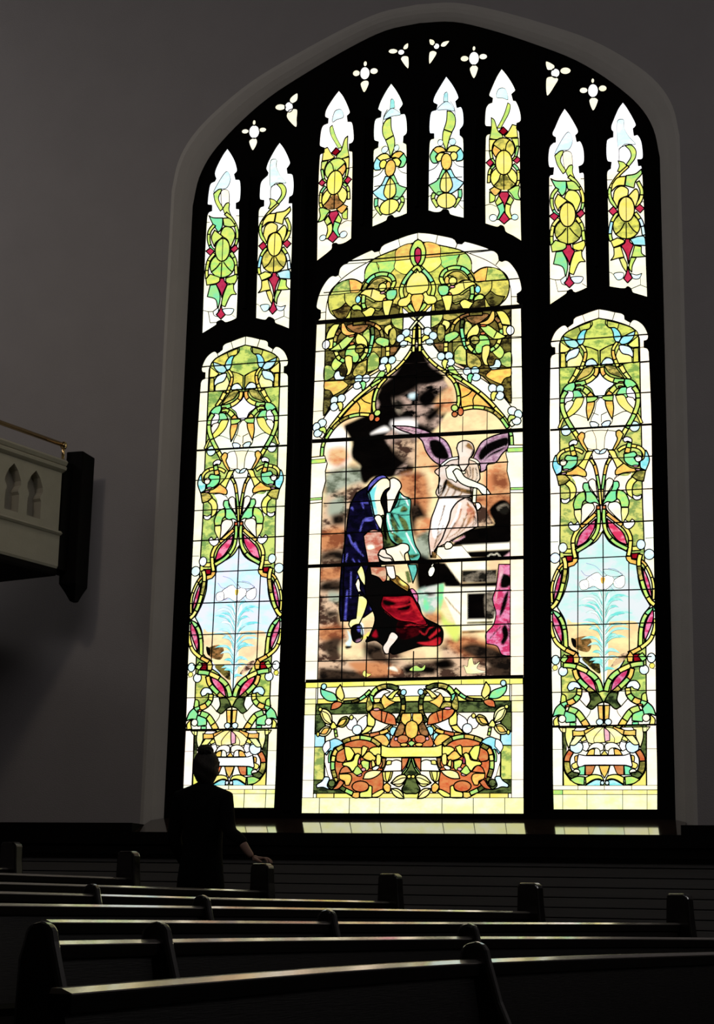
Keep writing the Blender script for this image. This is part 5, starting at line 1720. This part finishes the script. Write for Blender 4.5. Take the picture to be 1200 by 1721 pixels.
# ------------------------------------------------------------------ the standing person, seen from behind
def skin(name, nodes, edges, m, parent=None, sub=2, rootv=0, **props):
    me = bpy.data.meshes.new(name); me.from_pydata([n_[0] for n_ in nodes], edges, []); o = link(name, me, m, parent, **props)
    md = o.modifiers.new('skin', 'SKIN'); md.use_smooth_shade = True
    for i2, n_ in enumerate(nodes):
        r = n_[1]; me.skin_vertices[0].data[i2].radius = (r, r) if not isinstance(r, tuple) else r
        me.skin_vertices[0].data[i2].use_root = (i2 == rootv)
    s_ = o.modifiers.new('sub', 'SUBSURF'); s_.levels = sub; s_.render_levels = sub
    return o
def person():
    Y = 11.62
    hx = at(345, 1300, Y).x; chin = at(345, 1322, Y).z; crown = at(345, 1266, Y).z
    fz = floor_z(hx, Y)
    sh = at(345, 1331, Y).z              # shoulder line
    X = hx
    sl, sr = at(299, 1340, Y).x, at(383, 1342, Y).x
    hipz = fz+.52*(crown-fz); kz = fz+.27*(crown-fz)
    hand = at(441, 1449, 11.50)
    elb = at(402, 1424, 11.55); elb.y = 11.45
    N = [((X+.0, Y, hipz), (.155, .115)), ((X, Y, hipz+.20), (.145, .11)), ((X, Y, sh-.16), (.17, .115)), ((X, Y, sh-.03), (.15, .09)), ((X, Y+.005, sh+.055), (.058, .06)), ((X, Y+.01, chin+.03), (.052, .056)),
         ((sl+.03, Y, sh-.045), .078), ((sl-.015, Y-.01, sh-.34), .052), ((sl+.03, Y+.16, sh-.53), .038), ((sl+.05, Y+.20, sh-.60), .030),
         ((sr-.02, Y, sh-.05), .074), ((sr+.03, Y-.04, sh-.28), .053), (tuple(hand+Vector((-.155, -.02, .15))), .044), (tuple(hand+Vector((-.138, -.015, .115))), .042),
         ((X-.095, Y, hipz-.12), (.095, .10)), ((X-.10, Y-.01, kz), .062), ((X-.10, Y, fz+.09), .045), ((X-.105, Y+.15, fz+.04), .04),
         ((X+.095, Y, hipz-.12), (.095, .10)), ((X+.10, Y-.01, kz), .062), ((X+.10, Y, fz+.09), .045), ((X+.105, Y+.15, fz+.04), .04)]
    E = [(0, 1), (1, 2), (2, 3), (3, 4), (4, 5), (3, 6), (6, 7), (7, 8), (8, 9), (3, 10), (10, 11), (11, 12), (12, 13), (0, 14), (14, 15), (15, 16), (16, 17), (0, 18), (18, 19), (19, 20), (20, 21)]
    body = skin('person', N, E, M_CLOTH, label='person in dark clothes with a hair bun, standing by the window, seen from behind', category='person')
    # head with face (turned to the window)
    bm = bmesh.new(); bmesh.ops.create_icosphere(bm, subdivisions=4, radius=1)
    H = crown-chin; cz = (crown+chin)/2
    for v in bm.verts:
        x, y, z = v.co; s = 1-.22*max(0, -z)**1.5
        X_ = x*.078*s; Y_ = y*.098*(s*.5+.5); Z_ = z*H*.56
        fr = max(0, y)
        if fr > .4:
            nose = math.exp(-((x/.16)**2+((z+.12)/.30)**2)); Y_ += .020*nose*fr
            for ex in (-.38, .38): Y_ -= .012*math.exp(-(((x-ex)/.17)**2+((z-.03)/.13)**2))*fr
            Y_ += .007*math.exp(-((x/.3)**2+((z+.52)/.07)**2))+.008*math.exp(-((x/.25)**2+((z+.85)/.14)**2))
        v.co = (X+X_, Y+.02+Y_, cz+Z_)
    for sx in (-1, 1):
        q = bmesh.ops.create_icosphere(bm, subdivisions=2, radius=1)
        for v in q['verts']: x, y, z = v.co; v.co = (X+sx*(.079+x*.011), Y+.02+y*.018, cz-.01+z*.031)
    me = bpy.data.meshes.new('head'); bm.to_mesh(me); bm.free(); me.shade_smooth(); head = link('head', me, M_SKIN, body)
    for sx in (-1, 1):
        q = MB(); bm = bmesh.new(); bmesh.ops.create_uvsphere(bm, u_segments=10, v_segments=8, radius=.011)
        bmesh.ops.translate(bm, vec=(X+sx*.030, Y+.108, cz+.005), verts=bm.verts); me = bpy.data.meshes.new('eye'); bm.to_mesh(me); bm.free(); link('eye', me, M_CLOTH, head)
    bm = bmesh.new(); bmesh.ops.create_icosphere(bm, subdivisions=4, radius=1)
    for v in bm.verts:
        x, y, z = v.co; low = max(0, -z)
        wv = .004*math.sin(9*z+4*x)+.004*math.sin(23*math.atan2(x, -y))
        X_ = x*(.091+wv); Y_ = y*(.108+wv); Z_ = z*H*.60
        if y > .25: Z_ = max(Z_, H*.22)*1.0; Y_ = min(Y_, .085)
        v.co = (X+X_*(1-.25*low**2), Y+.012+Y_, cz+.012+Z_)
    me = bpy.data.meshes.new('hair'); bm.to_mesh(me); bm.free(); me.shade_smooth(); hair = link('hair', me, M_HAIR, body)
    bm = bmesh.new(); bmesh.ops.create_icosphere(bm, subdivisions=4, radius=1); bz = at(346, 1262, Y).z
    for v in bm.verts:
        x, y, z = v.co; k_ = 1+.06*math.sin(7*math.atan2(z, x)+5*y)+.03*math.sin(17*math.atan2(y, x))
        v.co = (X+.006+x*.057*k_, Y-.03+y*.055*k_, bz+z*.043*k_)
    me = bpy.data.meshes.new('hair_bun'); bm.to_mesh(me); bm.free(); me.shade_smooth(); link('hair_bun', me, M_HAIR, hair)
    # right hand closed over the pew end, forearm bare below a pushed-up sleeve
    w0 = hand+Vector((-.075, 0, .032))
    arm = skin('forearm', [(tuple(hand+Vector((-.15, -.02, .135))), .034), (tuple(hand+Vector((-.115, -.01, .080))), .031), (tuple(w0), .023)], [(0, 1), (1, 2)], M_SKIN, body)
    HN = [(tuple(w0), .021), (tuple(hand+Vector((-.045, 0, .026))), (.026, .016)), (tuple(hand+Vector((-.005, 0, .024))), (.030, .014))]; HE = [(0, 1), (1, 2)]
    for f_i, (dy, ln) in enumerate(((.032, .062), (.012, .074), (-.009, .070), (-.030, .055))):
        b0 = hand+Vector((-.005, dy*.8, .024)); n0 = len(HN)
        HN += [(tuple(b0+Vector((.008, dy*.1, .001))), .0095), (tuple(b0+Vector((ln*.5, dy*.1, .004))), .0088), (tuple(b0+Vector((ln*.85, dy*.12, -.012))), .0080), (tuple(b0+Vector((ln*.98, dy*.12, -.034))), .0070)]
        HE += [(2, n0), (n0, n0+1), (n0+1, n0+2), (n0+2, n0+3)]
    n0 = len(HN); HN += [(tuple(hand+Vector((-.035, -.032, .018))), .012), (tuple(hand+Vector((-.01, -.052, .008))), .0105), (tuple(hand+Vector((.018, -.058, -.004))), .0085)]
    HE += [(1, n0), (n0, n0+1), (n0+1, n0+2)]
    skin('hand', HN, HE, M_SKIN, body)
    lw_ = Vector(N[9][0]); HN = [(tuple(lw_), .021), (tuple(lw_+Vector((.012, .035, -.045))), (.024, .015)), (tuple(lw_+Vector((.018, .055, -.075))), (.028, .014))]; HE = [(0, 1), (1, 2)]
    for f_i, (dx, ln) in enumerate(((-.03, .05), (-.011, .062), (.009, .06), (.028, .048))):
        b0 = lw_+Vector((.018+dx, .058, -.08)); n0 = len(HN)
        HN += [(tuple(b0), .009), (tuple(b0+Vector((0, .012, -ln*.55))), .0085), (tuple(b0+Vector((.004, -.002, -ln))), .0072)]; HE += [(2, n0), (n0, n0+1), (n0+1, n0+2)]
    n0 = len(HN); HN += [(tuple(lw_+Vector((.045, .035, -.05))), .011), (tuple(lw_+Vector((.055, .045, -.085))), .0085)]; HE += [(1, n0), (n0, n0+1)]
    skin('hand', HN, HE, M_SKIN, body)
person()
